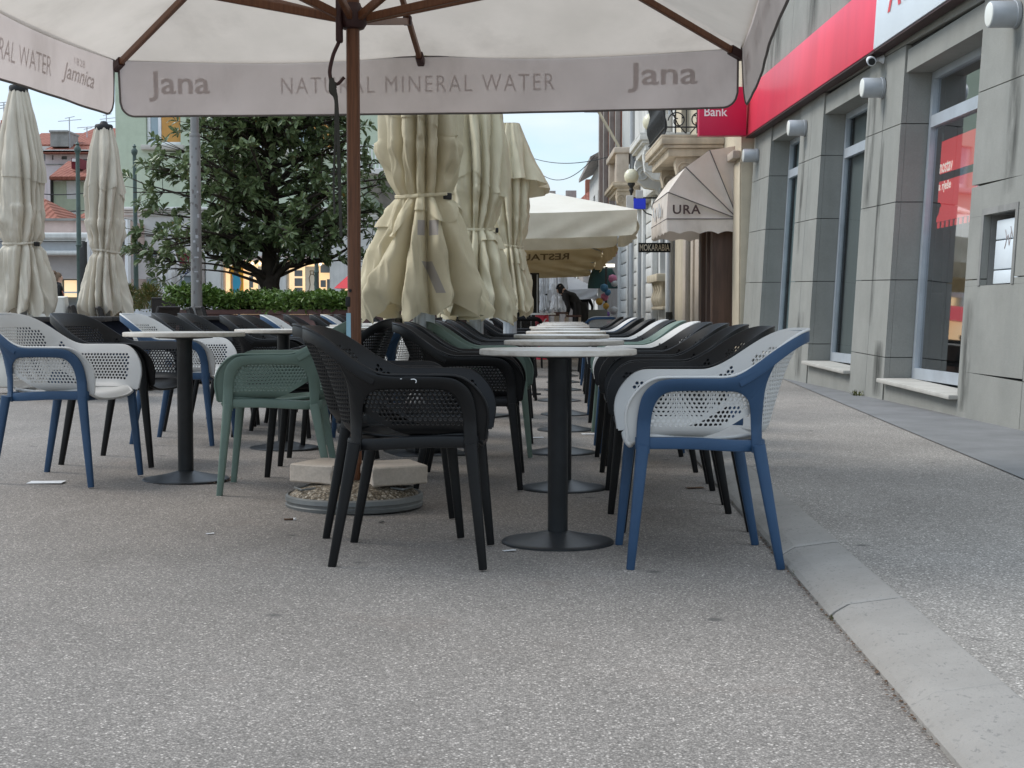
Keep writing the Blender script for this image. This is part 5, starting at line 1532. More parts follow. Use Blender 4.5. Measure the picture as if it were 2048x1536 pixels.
# ================================================================ CLOSED PARASOLS
def closed_parasol(name, lab, loc, mat, zt, ztie, zb, rt_, rm, rtie, rb, nf, seed, group, post=None, collar=None, cap=None, strap=True, squash=1.0, lean=0.0, flap=True, fine=1.0, rz=0, stripe=False):
    r = random.Random(seed)
    t = thing(name, lab, 'parasol', loc, rz, group)
    ph = [r.uniform(0, 6.28) for _ in range(12)]
    amp = [r.uniform(.65, 1.25) for _ in range(nf)]
    drop = [(r.uniform(.1, 1.0) if q % 2 else r.uniform(-1.3, .2)) for q in range(nf * 2)]
    def fold(th, z, sharp):
        w = th + .26 * math.sin(2 * th + ph[0] + z * 1.1) + .15 * math.sin(3 * th + ph[1] - z * 1.7) + .035 * math.sin(7 * th + z * 4 + ph[7])
        k = (w / (2 * math.pi) * nf) % nf; i = int(k) % nf; f = k - int(k)
        p = 1 - abs(2 * f - 1) ** sharp
        return p * amp[i] + (1 - amp[i]) * .4
    def R(z):
        zs = [zb, lerp(zb, ztie, .18), lerp(zb, ztie, .6), ztie - .05, ztie, ztie + .07, lerp(ztie, zt, .22), lerp(ztie, zt, .55), lerp(ztie, zt, .85), zt]
        rs = [rb * 1.0, rb * 1.02, rb * .80, rtie * 1.15, rtie * .93, rtie * 1.12, rm * .98, rm, lerp(rm, rt_, .55), rt_]
        return interp(z, zs, rs)
    def A(z):
        return interp(z, [zb, ztie - .06, ztie, ztie + .1, lerp(ztie, zt, .4), zt], [.52, .42, .22, .40, .44, .16])
    def pt(u, v, k=1.0, zl=zb, zh=zt):
        th = 2 * math.pi * u
        hem = 0
        i = int(u * nf * 2) % (nf * 2); f = u * nf * 2 - int(u * nf * 2)
        h0, h1 = drop[i], drop[(i + 1) % (nf * 2)]
        hem = lerp(h0, h1, f) * .10 * (1 - v) ** 4
        z = lerp(zl, zh, v) - hem
        rad = R(z); a = A(z)
        p = fold(th, z, 2.2) * .93 + .07 * abs(math.sin(th * nf * 1.27 + 1.3 * math.sin(z * 2.2 + th) + ph[9]))
        rr = rad * (1 - a + a * 1.35 * p)
        n = noise.noise(Vector((math.cos(th) * 1.8 + seed, math.sin(th) * 1.8, z * 2.6))) * .13 + noise.noise(Vector((math.cos(th) * 5 + seed, math.sin(th) * 5, z * 5))) * .05
        rr *= 1 + n * (.8 if z < ztie + .3 else .45)
        rg1 = 1 - 2 * abs(noise.noise(Vector((math.cos(th) * 2.3 + seed * 2, math.sin(th) * 2.3 + .5 * z, z * 1.25))) * 1.4)
        rg2 = 1 - 2 * abs(noise.noise(Vector((math.cos(th + z * .7) * 4.6, math.sin(th + z * .7) * 4.6 + seed, z * 3.4))) * 1.4)
        low = 1.0 if z < ztie + .35 else .5
        rr *= 1 + low * (.12 * rg1 + .085 * rg2)
        # crumple just above the tie
        c = math.exp(-((z - ztie - .16) / .13) ** 2)
        rr *= 1 + .14 * c * noise.noise(Vector((th * 2.2 + seed, z * 9, 3)))
        tw = .10 * math.sin(z * 2 + ph[3])
        th2 = th + tw
        return Vector((math.cos(th2) * rr * k + lean * (z - zb), math.sin(th2) * rr * squash * k, z))
    b = MB(); b.grid(pt, int(290 * fine), int(130 * fine), close=True)
    b.add([(0, 0, zt + .004)] + [pt(k / 24, 1) for k in range(24)], [(0, k + 1, (k + 1) % 24 + 1) for k in range(24)])
    cp_ = b.build('folded_canopy', m('printed_beige_fabric' if stripe else mat), t, sm=True)
    if collar:
        zc, kc = collar
        jag = [r.uniform(.0, 1.0) for _ in range(9)]
        def col(u, v):
            th = u * 9; i = int(th) % 9; f = th - int(th)
            hem = lerp(jag[i], jag[(i + 1) % 9], f) * .34 * (1 - v)
            p = pt(u, .5, 1, zc - hem + (zt - zc + hem) * v * .0, zc - hem) if False else None
            z = lerp(zc - hem, zt - .02, v)
            q = pt(u, clamp((z - zb) / (zt - zb)))
            th_ = u * 2 * math.pi; s = 1 + kc * (1 - v) * (.35 + 1.0 * max(0, math.cos(th_ + rz - .1)) ** 4 + .25 * max(0, math.cos(th_ * 2 + 1))) + .03
            z -= .10 * (1 - v) * max(0, math.cos(th_ + rz - .1)) ** 4
            return Vector((q.x * s, q.y * s, z))
        b = MB(); b.grid(col, int(160 * fine), int(26 * fine), close=True); b.build('top_flap', m(mat), t, sm=True)
    if flap:
        # loose valance flaps bunched below the tie
        def fl(u, v):
            th = u * 9; i = int(th) % 9; f = th - int(th)
            ln = [.13, .09, .22, .06, .17, .24, .08, .15, .05]
            hem = (lerp(ln[i], ln[(i + 1) % 9], smooth(clamp((f - .3) / .4)))) * (1 - v)
            z = ztie - .005 - hem
            q = pt(u, clamp((z - zb) / (zt - zb)))
            s = 1.035 + .10 * (1 - v) * (.5 + .5 * math.sin(u * 2 * math.pi * 5 + ph[5] + z * 6))
            return Vector((q.x * s, q.y * s, z))
        b = MB(); b.grid(fl, int(170 * fine), 10, close=True); b.build('valance', m(mat), t, sm=True)
    if strap:
        b = MB()
        ring = []
        for k in range(49):
            u = k / 48; q = pt(u, (ztie - zb) / (zt - zb)); rad = max(math.hypot(q.x, q.y), rtie * .95) * 1.10
            a = 2 * math.pi * u
            ring.append((math.cos(a) * rad + lean * (ztie - zb), math.sin(a) * rad * squash, ztie + .02 + .018 * math.sin(a + 1)))
        b.sweep(ring, (.004, .011), (0, 0, 1), 6, 3); sp = b.build('strap', m(mat), t, sm=40)
        b = MB(); a = -1.05; b.bbox((-.03, -.012, -.02), (.03, .012, .02), .005, lambda v: Matrix.Rotation(a + math.pi / 2, 3, 'Z') @ v + Vector((math.cos(a) * rtie * 1.28, math.sin(a) * rtie * 1.28 * squash, ztie + .005)))
        b.build('buckle', m('black_paint'), sp, sm=30)
    if post:
        w, pm = post
        b = MB(); b.sweep([(0, 0, 0), (0, 0, zb + .5)], (w / 2, w / 2), (0, 1, 0), 16, 5)
        for k in range(4):
            q = Matrix.Rotation(math.pi / 2 * k, 3, 'Z')
            b.box((-w * .12, -w / 2 - .006, .02), (w * .12, -w / 2 + .002, zb + .45), lambda v, q=q: q @ v)
        b.build('post', m(pm), t, sm=40)
        b = MB(); b.bbox((-.24, -.24, 0), (.24, .24, .02), .005); b.bbox((-w * .8, -w * .8, .0205), (w * .8, w * .8, .10), .01); b.build('foot', m('dark_metal'), t, sm=30)
    if cap:
        b = MB(); b.lathe([(rt_ * 1.06, zt - .025), (rt_ * 1.12, zt - .01), (rt_ * 1.12, zt + .025), (rt_ * 1.0, zt + .04), (.05, zt + .042), (.03, zt + .075), (.005, zt + .08)], 28); b.build('cap', m('black_paint'), t, sm=40)
    return t
gp = 'closed beige parasols in the middle'
closed_parasol('closed_parasol', 'nearest and widest closed beige parasol with a grey stripe and black buckle', ((848 - 1024) / 2840 * 8.8, 8.8, gz(.55)), 'beige_fabric', 2.95, 1.585, .885, .14, .232, .150, .315, 10, 3, gp, (.12, 'post_white_metal'), (2.25, .03), rz=.4, stripe=True)
closed_parasol('closed_parasol', 'middle closed beige parasol of the three, partly behind the nearest one', ((950 - 1024) / 2840 * 12.0, 12.0, gz(.3)), 'beige_fabric', 2.95, 1.57, .87, .14, .23, .145, .295, 10, 11, gp, (.12, 'post_white_metal'), (2.2, .10), rz=1.1)
closed_parasol('closed_parasol', 'farthest closed beige parasol of the three with a pointed flap against the sky', ((1020 - 1024) / 2840 * 15.3, 15.3, 0), 'beige_fabric', 2.90, 1.58, .90, .10, .205, .135, .235, 11, 23, gp, (.12, 'post_white_metal'), (2.42, .75), rz=2.2)
# grey printed stripes on the nearest one: slanted patches lying on the cloth near the tie and skirt
gp2 = 'tall closed parasols on the left of the square'
closed_parasol('closed_parasol', 'tall closed grey beige parasol at the left edge', (X_(46, 13), 13, .1), 'grey_beige_fabric', 2.80, 1.40, .80, .075, .185, .135, .25, 11, 31, gp2, (.07, 'lamp_grey'), (2.33, .04), cap=True, rz=.7, flap=False)
closed_parasol('closed_parasol', 'tall closed grey beige parasol beside the green building corner', (X_(214, 15.3), 15.3, .1), 'grey_beige_fabric', 2.75, 1.42, .74, .085, .175, .125, .235, 11, 47, gp2, (.07, 'lamp_grey'), (2.25, .04), cap=True, rz=2.9, flap=False)
gp3 = 'small closed white parasols by the shops'
closed_parasol('closed_parasol', 'small closed white parasol before the hairdresser window', (X_(340, 31), 31, .1), 'white_canvas', 2.25, 1.32, .6, .06, .2, .15, .22, 8, 5, gp3, (.05, 'lamp_grey'), flap=False, fine=.4)
closed_parasol('closed_parasol', 'closed white parasol beside a dark post near the low pink building', (X_(184, 30), 30, .1), 'white_canvas', 2.45, 1.0, .7, .05, .16, .12, .2, 8, 6, gp3, (.05, 'lamp_grey'), flap=False, fine=.4)
gp4 = 'closed white parasols under the far canopies'
closed_parasol('closed_parasol', 'closed greyish white parasol far back under the canopies, left of its twin', (X_(1088, 42), 42, 0), 'white_canvas', 2.4, 1.42, .95, .08, .13, .10, .14, 8, 7, gp4, (.06, 'lamp_grey'), flap=False, fine=.4)
closed_parasol('closed_parasol', 'closed bright white parasol far back under the canopies, right of its twin', (X_(1117, 41), 41, 0), 'white_canvas', 2.4, 1.38, .95, .12, .2, .15, .21, 8, 9, gp4, (.06, 'lamp_grey'), flap=False, fine=.4)

# ================================================================ OPEN PARASOLS ALONG THE STREET
def open_parasol(lab, cx, cy, h, ze, za, vh, mat, group, text=None, rz=0, valm=None, vfront=None):
    t = thing('open_parasol', lab, 'parasol', (cx, cy, 0), rz, group)
    b = MB()
    for k in range(4):
        Rm = Matrix.Rotation(math.pi / 2 * k, 2)
        def sec(u, v):
            p = Rm @ Vector((v * h, (2 * u - 1) * v * h)); sg = math.sin(math.pi * u)
            return Vector((p.x, p.y, lerp(za, ze, v) - .10 * sg * v * (1 - .0 * v) * .6))
        b.grid(sec, 17, 12)
    b.build('canopy', m(mat), t, sm=True, weld=True)
    b = MB(); b.grid(lambda u, v: Vector((math.cos(u * 6.283) * lerp(.30, .05, v) * (1 + .15 * math.sin(u * 25)), math.sin(u * 6.283) * lerp(.30, .05, v), za - .02 + .10 * v ** .6)), 32, 6, close=True); b.build('vent', m(mat), t, sm=True)
    for k in range(4):
        Rm = Matrix.Rotation(math.pi / 2 * k, 3, 'Z')
        def vl(u, v):
            uu = (2 * u - 1) * h * (1 - .008 * v)
            sag = .06 * math.sin(math.pi * u)
            diag = .035 * math.sin((uu * 1.2 + v * 1.1) * 7 + k) * v * abs(2 * u - 1) ** .7
            vh_ = vfront if (vfront and k == 3) else vh
            d = min(u, 1 - u) * 2 * h; low = 1 - (.16 * (1 - min(1, d / .1)) ** 2)
            return Rm @ Vector((h + .02 * v + diag, uu, ze - sag - vh_ * v * low))
        b = MB(); b.grid(vl, 61, 9); va = b.build('valance', m(valm or mat), t, sm=True)
        if text and k == 1:
            b = MB(); s, u0, u1 = text
            # printed on the outside, seen from inside it reads backwards
            lettering(b, s, (u0, u1, .28, .78), lambda u, v: vl(u, 1 - v) - Vector((0, .012, 0)), bold=.02)
            b.build('lettering', m('taupe_letter'), va)
    b = MB()
    for k in range(8):
        a = math.radians(45 * k); f = h / max(abs(math.cos(a)), abs(math.sin(a)))
        b.sweep([(0, 0, za - .06), (math.cos(a) * f * .98, math.sin(a) * f * .98, ze - .05)], (.015, .02), (0, 0, 1), 6, 5)
    b.build('ribs', m('post_white_metal'), t)
    b = MB(); b.sweep([(0, 0, 0), (0, 0, za)], (.05, .05), (0, 1, 0), 12, 5); b.build('post', m('post_white_metal'), t, sm=40)
    b = MB(); b.bbox((-.35, -.35, 0), (.35, .35, .10), .02); b.build('foot', m('dark_metal'), t, sm=30)
go = 'open cream parasols along the street'
open_parasol('large open cream parasol in the middle with white top and creased valance', -.06, 24.35, 2.02, 2.50, 3.06, .40, 'cream_canvas', go, valm='tan_canvas')
open_parasol('second open cream parasol, its underside shade painted ochre, behind the first valance', -.10, 28.75, 2.05, 2.27, 2.85, .28, 'shaded_ochre_canvas', go, vfront=.10, text=("RESTAURANT", .173, .62))
open_parasol('third open cream parasol deep in the shaded row', -.0, 33.1, 2.05, 2.17, 2.7, .22, 'shaded_ochre_canvas', go, vfront=.08)
open_parasol('fourth open cream parasol deep in the shaded row', .15, 37.5, 2.05, 2.12, 2.6, .22, 'shaded_ochre_canvas', go, vfront=.08)
open_parasol('small distant grey white open parasol below the shaded row', 1.3, 50, 1.6, 1.72, 2.55, .35, 'white_canvas', go)
# ================================================================ TREE, PLANTER, HEDGE
pl = thing('granite_planter', 'long low planter of reddish brown granite slabs', 'planter')
b = MB()
def slab(b, p, q, z0, z1, th=.12, lip=True):
    p, q = Vector((*p, 0)), Vector((*q, 0)); d = (q - p).normalized(); n = Vector((-d.y, d.x, 0)); L = (q - p).length
    k = max(1, int(L / 1.3)); s = L / k
    for i in range(k):
        T = lambda v, i=i: p + d * (v.x + i * s) + n * v.y + Vector((0, 0, v.z))
        b.bbox((.004, 0, z0), (s - .004, th, z1 - .07), .006, T)
        if lip: b.bbox((.002, -.03, z1 - .068), (s - .002, th + .1, z1), .01, T)
PZ = .93
pts = [(X_(343, 20.6), 24.6), (X_(343, 20.6), 20.6), (X_(520, 20.2), 20.2), (X_(640, 18.6), 18.9), (X_(840, 18.8), 18.9), (X_(840, 18.8), 24.6)]
for p, q in zip(pts, pts[1:]): slab(b, p, q, .02, PZ)
b.build('slabs', m('granite_red'), pl, sm=30)
b = MB(); b.add([(x, y, PZ - .06) for x, y in pts], [tuple(range(len(pts)))]); b.build('soil', m('bark'), pl)

def leafy(b, c, d, L, W, r, droop=.25):
    # pointed leaf folded along its midrib
    d = d.normalized(); s = d.cross(Vector((0, 0, 1)))
    if s.length < .05: s = Vector((1, 0, 0))
    s.normalize(); n = s.cross(d)
    roll = r.uniform(-.7, .7); s, n = s * math.cos(roll) + n * math.sin(roll), n * math.cos(roll) - s * math.sin(roll)
    f = n * W * .20
    q = lambda t, w, k=1: c + d * L * t + s * W * .5 * w - Vector((0, 0, L * droop * t * t)) + f * abs(w) * k
    b.add([q(0, 0), q(.28, .72), q(.58, 1.0), q(.84, .66), q(1, 0), q(.84, -.66), q(.58, -1.0), q(.28, -.72), q(.5, 0)], [(0, 8, 2, 1), (8, 4, 3, 2), (0, 7, 6, 8), (8, 6, 5, 4)])
tree = thing('magnolia_tree', 'broad evergreen magnolia tree with dark glossy leaves in the planter', 'tree', (X_(540, 21.8), 21.8, .1))
rg = random.Random(77)
tb_ = MB(); base = Vector((0, 0, .7))
tr_pts = cr([(0, 0, .6), (.03, 0, 1.0), (0, .0, 1.6), (.06, .05, 2.4), (.02, 0, 3.3), (.1, .03, 4.3), (.05, 0, 5.2)], 6)
tb_.tube(tr_pts, [lerp(.19, .03, (i / (len(tr_pts) - 1)) ** .7) for i in range(len(tr_pts))], 12)
lf = MB()
def limb(p0, p1, r0, r1, bend):
    mid = p0.lerp(p1, .5) + bend
    q = cr([p0, p0.lerp(mid, .55) + bend * .2, mid, p1], 5)
    tb_.tube(q, [lerp(r0, r1, i / (len(q) - 1)) for i in range(len(q))], 8)
    return q
def rosette(p, d, n, L):
    d = d.normalized(); a0 = rg.uniform(0, 6.28)
    u = d.orthogonal().normalized(); w = d.cross(u)
    for k in range(n):
        a = a0 + k * 2.4; sp = rg.uniform(.5, 1.2)
        v = (u * math.cos(a) + w * math.sin(a)) * sp + d * rg.uniform(.2, .9)
        l = L * rg.uniform(.75, 1.2)
        leafy(lf, p + d * rg.uniform(-.07, .04), v, l, l * .44, rg, rg.uniform(.0, .25))
# main low limbs as in the picture (pixel offsets from the trunk), then the crown
S_ = 21.8 / 2840
def off(px, py, dy=0.0): return Vector(((px - 540) * S_, dy, CAM_Z + (626 - py) * S_ - .1))
forks = [([(533, 575), (518, 548), (497, 530), (465, 520), (425, 512)], .075, -.3), ([(541, 565), (525, 548), (500, 537), (480, 522)], .05, -.5), ([(548, 580), (556, 552), (575, 535), (600, 525), (660, 520), (700, 500)], .08, -.3), ([(541, 560), (551, 545), (562, 528), (568, 505)], .035, -.4), ([(575, 534), (600, 532), (625, 522)], .03, -.35)]
ends = []
for pp, r0, dy in forks:
    q = cr([off(*p, dy * i / (len(pp) - 1)) for i, p in enumerate(pp)], 5)
    tb_.tube(q, [lerp(r0, .018, i / (len(q) - 1)) for i in range(len(q))], 8)
    ends += [q[-1], q[len(q) * 2 // 3]]
def crown_r(z, a):
    base = interp(z, [1.55, 1.75, 2.1, 2.6, 3.15, 3.85, 4.6, 5.3], [.9, 1.6, 2.0, 2.05, 1.75, 1.3, 1.0, .3])
    return base * (1 + .20 * noise.noise(Vector((math.cos(a) * 1.6, math.sin(a) * 1.6, z * 1.3))))
def taken(p):
    # a few gaps through the crown
    return noise.noise(p * 1.05 + Vector((3.1, 0, 1.7))) < -.20
cnt = 0
while cnt < 126:
    z = rg.uniform(1.62, 5.2); a = rg.uniform(0, 2 * math.pi); R_c = crown_r(z, a) * rg.uniform(.78, 1.0)
    tip = Vector((math.cos(a) * R_c, math.sin(a) * R_c * .9, z))
    if taken(tip) or z < 1.72 + .28 * smooth((1.7 - R_c) / 1.0): continue
    cnt += 1
    zs = clamp(z - R_c * rg.uniform(.15, .5), 1.75, 4.9)
    i = min(range(len(tr_pts)), key=lambda k: abs(tr_pts[k].z - zs)); p0 = tr_pts[i]
    q = limb(p0, tip, lerp(.05, .02, (z - 1.5) / 4), .010, Vector((0, 0, rg.uniform(-.05, .22))))
    for k in range(12):
        f = rg.uniform(.42, 1.0); j = int(f * (len(q) - 1)); c = q[j]
        dd = Vector((rg.gauss(0, 1), rg.gauss(0, 1), rg.gauss(.35, .8))).normalized()
        e = c + dd * rg.uniform(.12, .42)
        if k == 0: e, dd = tip, (tip - q[-3]).normalized()
        tb_.tube([c, c.lerp(e, .5) + Vector((0, 0, -.01)), e], [.007, .006, .004], 5)
        rosette(e, dd + Vector((0, 0, .35)), rg.randint(9, 12), .15)
for e in ends:
    for k in range(5):
        p = e + Vector((rg.gauss(0, .22), rg.gauss(0, .2), rg.uniform(.08, .35)))
        tb_.tube([e, p], [.008, .004], 5); rosette(p, Vector((rg.gauss(0, .6), rg.gauss(0, .6), .8)), 9, .14)
# sprays reaching out to the left and right as in the picture
for px, py, n in ((258, 382, 5), (285, 470, 7), (300, 520, 7), (320, 300, 4), (745, 330, 5), (752, 430, 7), (720, 520, 8), (385, 250, 6), (300, 340, 3), (690, 250, 7), (330, 535, 5), (262, 505, 4), (650, 505, 7), (450, 500, 7)):
    e = off(px, py, rg.uniform(-.5, .5)); i = min(range(len(tr_pts)), key=lambda k: abs(tr_pts[k].z - (e.z - .3)))
    q = limb(tr_pts[i], e, .03, .008, Vector((0, 0, .1)))
    for k in range(n + 4):
        p = e + Vector((rg.gauss(0, .17), rg.gauss(0, .14), rg.gauss(0, .12))); tb_.tube([q[-3], p], [.006, .004], 5); rosette(p, (p - q[-5]).normalized() + Vector((0, 0, .3)), 8, .14)
tb_.build('trunk', m('bark'), tree, sm=True)
lf.build('crown', m('magnolia_leaf'), tree)

hd = thing('hedge', 'dense bright green hedge filling the granite planter below the tree', 'hedge')
b = MB(); rh_ = random.Random(4)
def in_planter(x, y):
    c = False
    for (x0, y0), (x1, y1) in zip(pts, pts[1:] + pts[:1]):
        if (y0 > y) != (y1 > y) and x < (x1 - x0) * (y - y0) / (y1 - y0) + x0: c = not c
    return c
def htop(x, y): return PZ + .06 + .26 * (.5 + .5 * noise.noise(Vector((x * 1.3, y * 1.3, 2)))) + .10 * noise.noise(Vector((x * 4, y * 4, 5))) + (.1 if x < -4.3 else 0)
n = 0
while n < 26000:
    x, y = rh_.uniform(pts[0][0] - .08, pts[4][0]), rh_.uniform(18.8, 21.6)
    if not in_planter(x, y): 
        if not in_planter(x + .1, y + .12): continue
    t_ = htop(x, y); z = PZ - .05 + (t_ - PZ + .05) * math.sqrt(rh_.random())
    if z < t_ - .22 and rh_.random() < .5 and y > 19.6: continue
    p = Vector((x, y - .10 * (z - PZ), z)); d = Vector((rh_.gauss(0, 1), rh_.gauss(-.3, 1), rh_.gauss(.5, .7)))
    l = rh_.uniform(.05, .095); leafy(b, p, d, l, l * .5, rh_, .1); n += 1
b.build('foliage', m('hedge_leaf'), hd)
for k, (px, py, Y, lab) in enumerate([(300, 592, 30, 'yellow green bush in a square white planter by the hairdresser shop'), (258, 592, 31, 'brownish bush in a white planter half hidden by the right tall parasol')]):
    t = thing('potted_bush', lab, 'plant', (X_(px, Y), Y, .1), 0, 'bushes in white planters')
    b = MB(); b.bbox((-.24, -.24, 0), (.24, .24, .86), .02); b.build('planter', m('white_planter'), t, sm=30)
    b = MB(); r = random.Random(k)
    for q in range(1100):
        a, el, rr = r.uniform(0, 6.28), r.uniform(-.3, 1.5), r.uniform(.2, 1) ** .5
        p = Vector((math.cos(a) * math.cos(el) * .34 * rr, math.sin(a) * math.cos(el) * .34 * rr, .92 + math.sin(el) * .46 * rr))
        leafy(b, p, Vector((p.x, p.y, r.uniform(-.1, .5))), r.uniform(.06, .13), .03, r, .1)
    b.build('foliage', m('bush_leaf'), t)

# ================================================================ POLES AND LAMP POSTS
mp = thing('metal_pole', 'scuffed grey metal pole with stickers in front of the tree', 'pole', (X_(394.5, 18), 18, .1))
b = MB(); b.lathe([(.155, 0), (.155, .03), (.07, .035), (.069, .9), (.0685, 2.96), (.066, 2.975), (.064, 3.0)], 32)
b.lathe([(.0675, 2.99), (.069, 3.0), (.069, 3.02), (.0675, 3.03)], 32); b.lathe([(.054, 3.0), (.053, 6.6)], 28); b.build('shaft', m('pole_metal'), mp, sm=40)
b = MB(); r = random.Random(12)
for z, a, w, h in ((1.9, -.9, .03, .05), (1.64, -1.2, .035, .045), (1.58, -1.7, .03, .03), (1.38, -1.3, .05, .02), (1.2, -1.4, .05, .015), (1.08, -1.2, .028, .03), (2.2, -1.0, .02, .03), (1.48, -1.0, .02, .06)):
    def stk(u, v): 
        aa = a + (u - .5) * w / .07; return Vector((math.cos(aa) * .0712, math.sin(aa) * .0712, z + (v - .5) * h * .9 + .1))
    b.grid(stk, 6, 3)
b.build('sticker', m('sticker_white'), mp)
b = MB()
for k in range(46):
    z = .6 + 2.3 * r.random() ** 1.1; a = r.uniform(-2.9, -.3); w, h = r.uniform(.008, .02), r.uniform(.01, .05)
    def stk(u, v):
        aa = a + (u - .5) * w / .07 * 1.6; return Vector((math.cos(aa) * .0704, math.sin(aa) * .0704, z + (v - .5) * h))
    b.grid(stk, 4, 3)
b.build('scuff_mark', m('trim_grey'), mp)
def lamp_post(px, Y, top, base_r, lab, first=[None]):
    loc = (X_(px, Y), Y, .1)
    h = Z_(top, Y) - .1
    t = thing('lamp_post', lab, 'lamp post', loc, 0, 'green iron posts around the square')
    b = MB()
    b.lathe([(.17, 0), (.17, .12), (.13, .16), (.13, .5), (.15, .55), (.10, .62), (.07, .70), (.085, .76), (.06, .82), (.054, 1.3), (.05, h * .5), (.064, h * .5 + .03), (.048, h * .5 + .08), (.040, h - .3), (.038, h - .25), (.065, h - .2), (.07, h - .14), (.03, h - .08), (.045, h - .05), (.006, h)], 16)
    b.build('post', m('lamp_green'), t, sm=40)
    return t
lamp_post(161, 29, 283, .1, 'dark green lamp post between the two tall closed parasols')
lamp_post(274, 31, 288, .1, 'green iron post with finial in front of the green building corner')
lamp_post(531, 30, 470, .1, 'green post standing before the lit yellow poster left of the tree trunk')
lamp_post(634, 33, 400, .1, 'grey green post right of the tree trunk before the lit shop')
dp = thing('dark_post', 'thin black post leaning beside a closed white parasol by the low pink building', 'post', (X_(172, 28.5), 28.5, .1))
b = MB(); b.tube([(0, 0, 0), (0, 0, 2.2)], .05, 10); b.build('post', m('iron'), dp, sm=40)
b = MB(); b.bbox((-.09, -.05, .9), (.02, .05, 2.1), .02); b.build('sleeve', m('iron'), dp, sm=30)
b = MB(); b.bbox((-.2, -.2, 0), (.2, .2, .06), .01); b.build('foot', m('iron'), dp)

# ================================================================ OTHER TERRACE FURNITURE
def wicker(lab, px, py_top, Y, deg, first=[None]):
    loc = (X_(px, Y), Y, .1); H_ = Z_(py_top, Y) - .1
    if first[0] is None:
        t = thing('wicker_chair', lab, 'chair', loc, math.radians(deg), 'dark high-backed wicker chairs')
        b = MB(); b.bbox((-.23, -.22, .36), (.22, .22, .46), .02); b.build('seat', m('wicker_dark'), t, sm=30)
        b = MB(); b.grid(lambda u, v: Vector((-.22 - .12 * v ** 1.3 + .03 * math.cos((u - .5) * 2), (u - .5) * .44, .40 + .60 * v)), 9, 9)
        b.grid(lambda u, v: Vector((-.26 - .12 * v ** 1.3 + .03 * math.cos((u - .5) * 2), (u - .5) * .44, .40 + .60 * v)), 9, 9)
        b.sweep([(-.24, -.22, .4), (-.28, -.22, .72), (-.35, -.22, 1.0), (-.35, .22, 1.0), (-.28, .22, .72), (-.24, .22, .4)], (.02, .02), None, 8, 3); b.build('backrest', m('wicker_dark'), t, sm=30)
        for x in (-.2, .2):
            for y in (-.2, .2): b = MB(); b.bbox((x - .022, y - .022, 0), (x + .022, y + .022, .37), .004); b.build('leg', m('wicker_dark'), t)
        first[0] = t; t.scale = (1, 1, H_ / 1.0); return t
    c = dup(first[0], loc, math.radians(deg), lab); c.scale = (1, 1, H_ / 1.0); return c
wicker('dark wicker chair nearest the dark green lamp post, below its foot', 172, 612, 16.0, 22)
wicker('dark wicker chair directly in front of the right tall closed parasol', 210, 613, 15.2, 24)
wicker('dark wicker chair right of the right tall closed parasol, shown edge on', 266, 616, 15.0, 20)
wicker('small dark wicker chair just left of the nearer white blue chair back', 290, 615, 17.5, 160)
wicker('dark slim wicker chair right of the metal pole in front of the planter', 440, 617, 16.5, 18)
wicker('dark slim wicker chair second right of the metal pole in front of the planter', 458, 615, 17.2, 22)
wicker('dark chair back by the person with the orange bag', 106, 618, 22, 30)
wicker('dark chair beside the white planter in front of the hairdresser shop', 332, 597, 27, 100)
def cube_chair(lab, px, py, Y, deg, first=[None]):
    loc = (X_(px, Y), Y, .1)
    if first[0] is None:
        t = thing('lounge_chair', lab, 'chair', loc, math.radians(deg), 'boxy off white lounge chairs')
        b = MB(); b.bbox((-.3, -.28, .06), (.3, .28, .42), .03); b.build('seat', m('cushion_white'), t, sm=30)
        b = MB(); b.sweep([(-.26, 0, .4), (-.33, 0, .95)], (.27, .06), (1, 0, 0), 16, 7); b.build('backrest', m('cushion_white'), t, sm=30)
        for x in (-.24, .24):
            for y in (-.22, .22): b = MB(); b.tube([(x, y, 0), (x, y, .07)], .02, 8); b.build('leg', m('iron'), t)
        first[0] = t; return t
    return dup(first[0], loc, math.radians(deg), lab)
cube_chair('boxy off white lounge chair below the left tall closed parasol', 62, 613, 13.9, 75)
cube_chair('smaller boxy off white lounge chair left of the dark wicker chairs', 124, 614, 15.4, 75)
def box_table(lab, px, Y, w, h, deg, first=[None]):
    loc = (X_(px, Y), Y, .1)
    if first[0] is None:
        t = thing('dark_table', lab, 'table', loc, math.radians(deg), 'dark square terrace tables')
        b = MB(); b.bbox((-.45, -.45, .70), (.45, .45, .745), .008); b.build('tabletop', m('wicker_dark'), t, sm=30)
        b = MB(); b.bbox((-.33, -.33, .02), (.33, .33, .698), .01); b.build('pedestal', m('cloth_navy'), t, sm=30)
        first[0] = t; return t
    return dup(first[0], loc, math.radians(deg), lab)
box_table('dark square table among the wicker chairs left of the metal pole', 245, 14.6, 0, 0, 10)
box_table('dark square table between the metal pole and the granite planter', 425, 16.2, 0, 0, 5)
box_table('dark square table behind the foreground black armchair at the left', 118, 13.2, 0, 0, 12)
b = MB(); b.bbox((X_(130, 26), 25.6, .1), (X_(335, 26), 26, .30), .02); b.bbox((X_(130, 26), 26.0, .1), (X_(335, 26), 26.4, .48), .02)
tag(b.build('white_steps', m('sill_stone'), sm=30), 'low white stone steps behind the dark wicker chairs', 'steps')
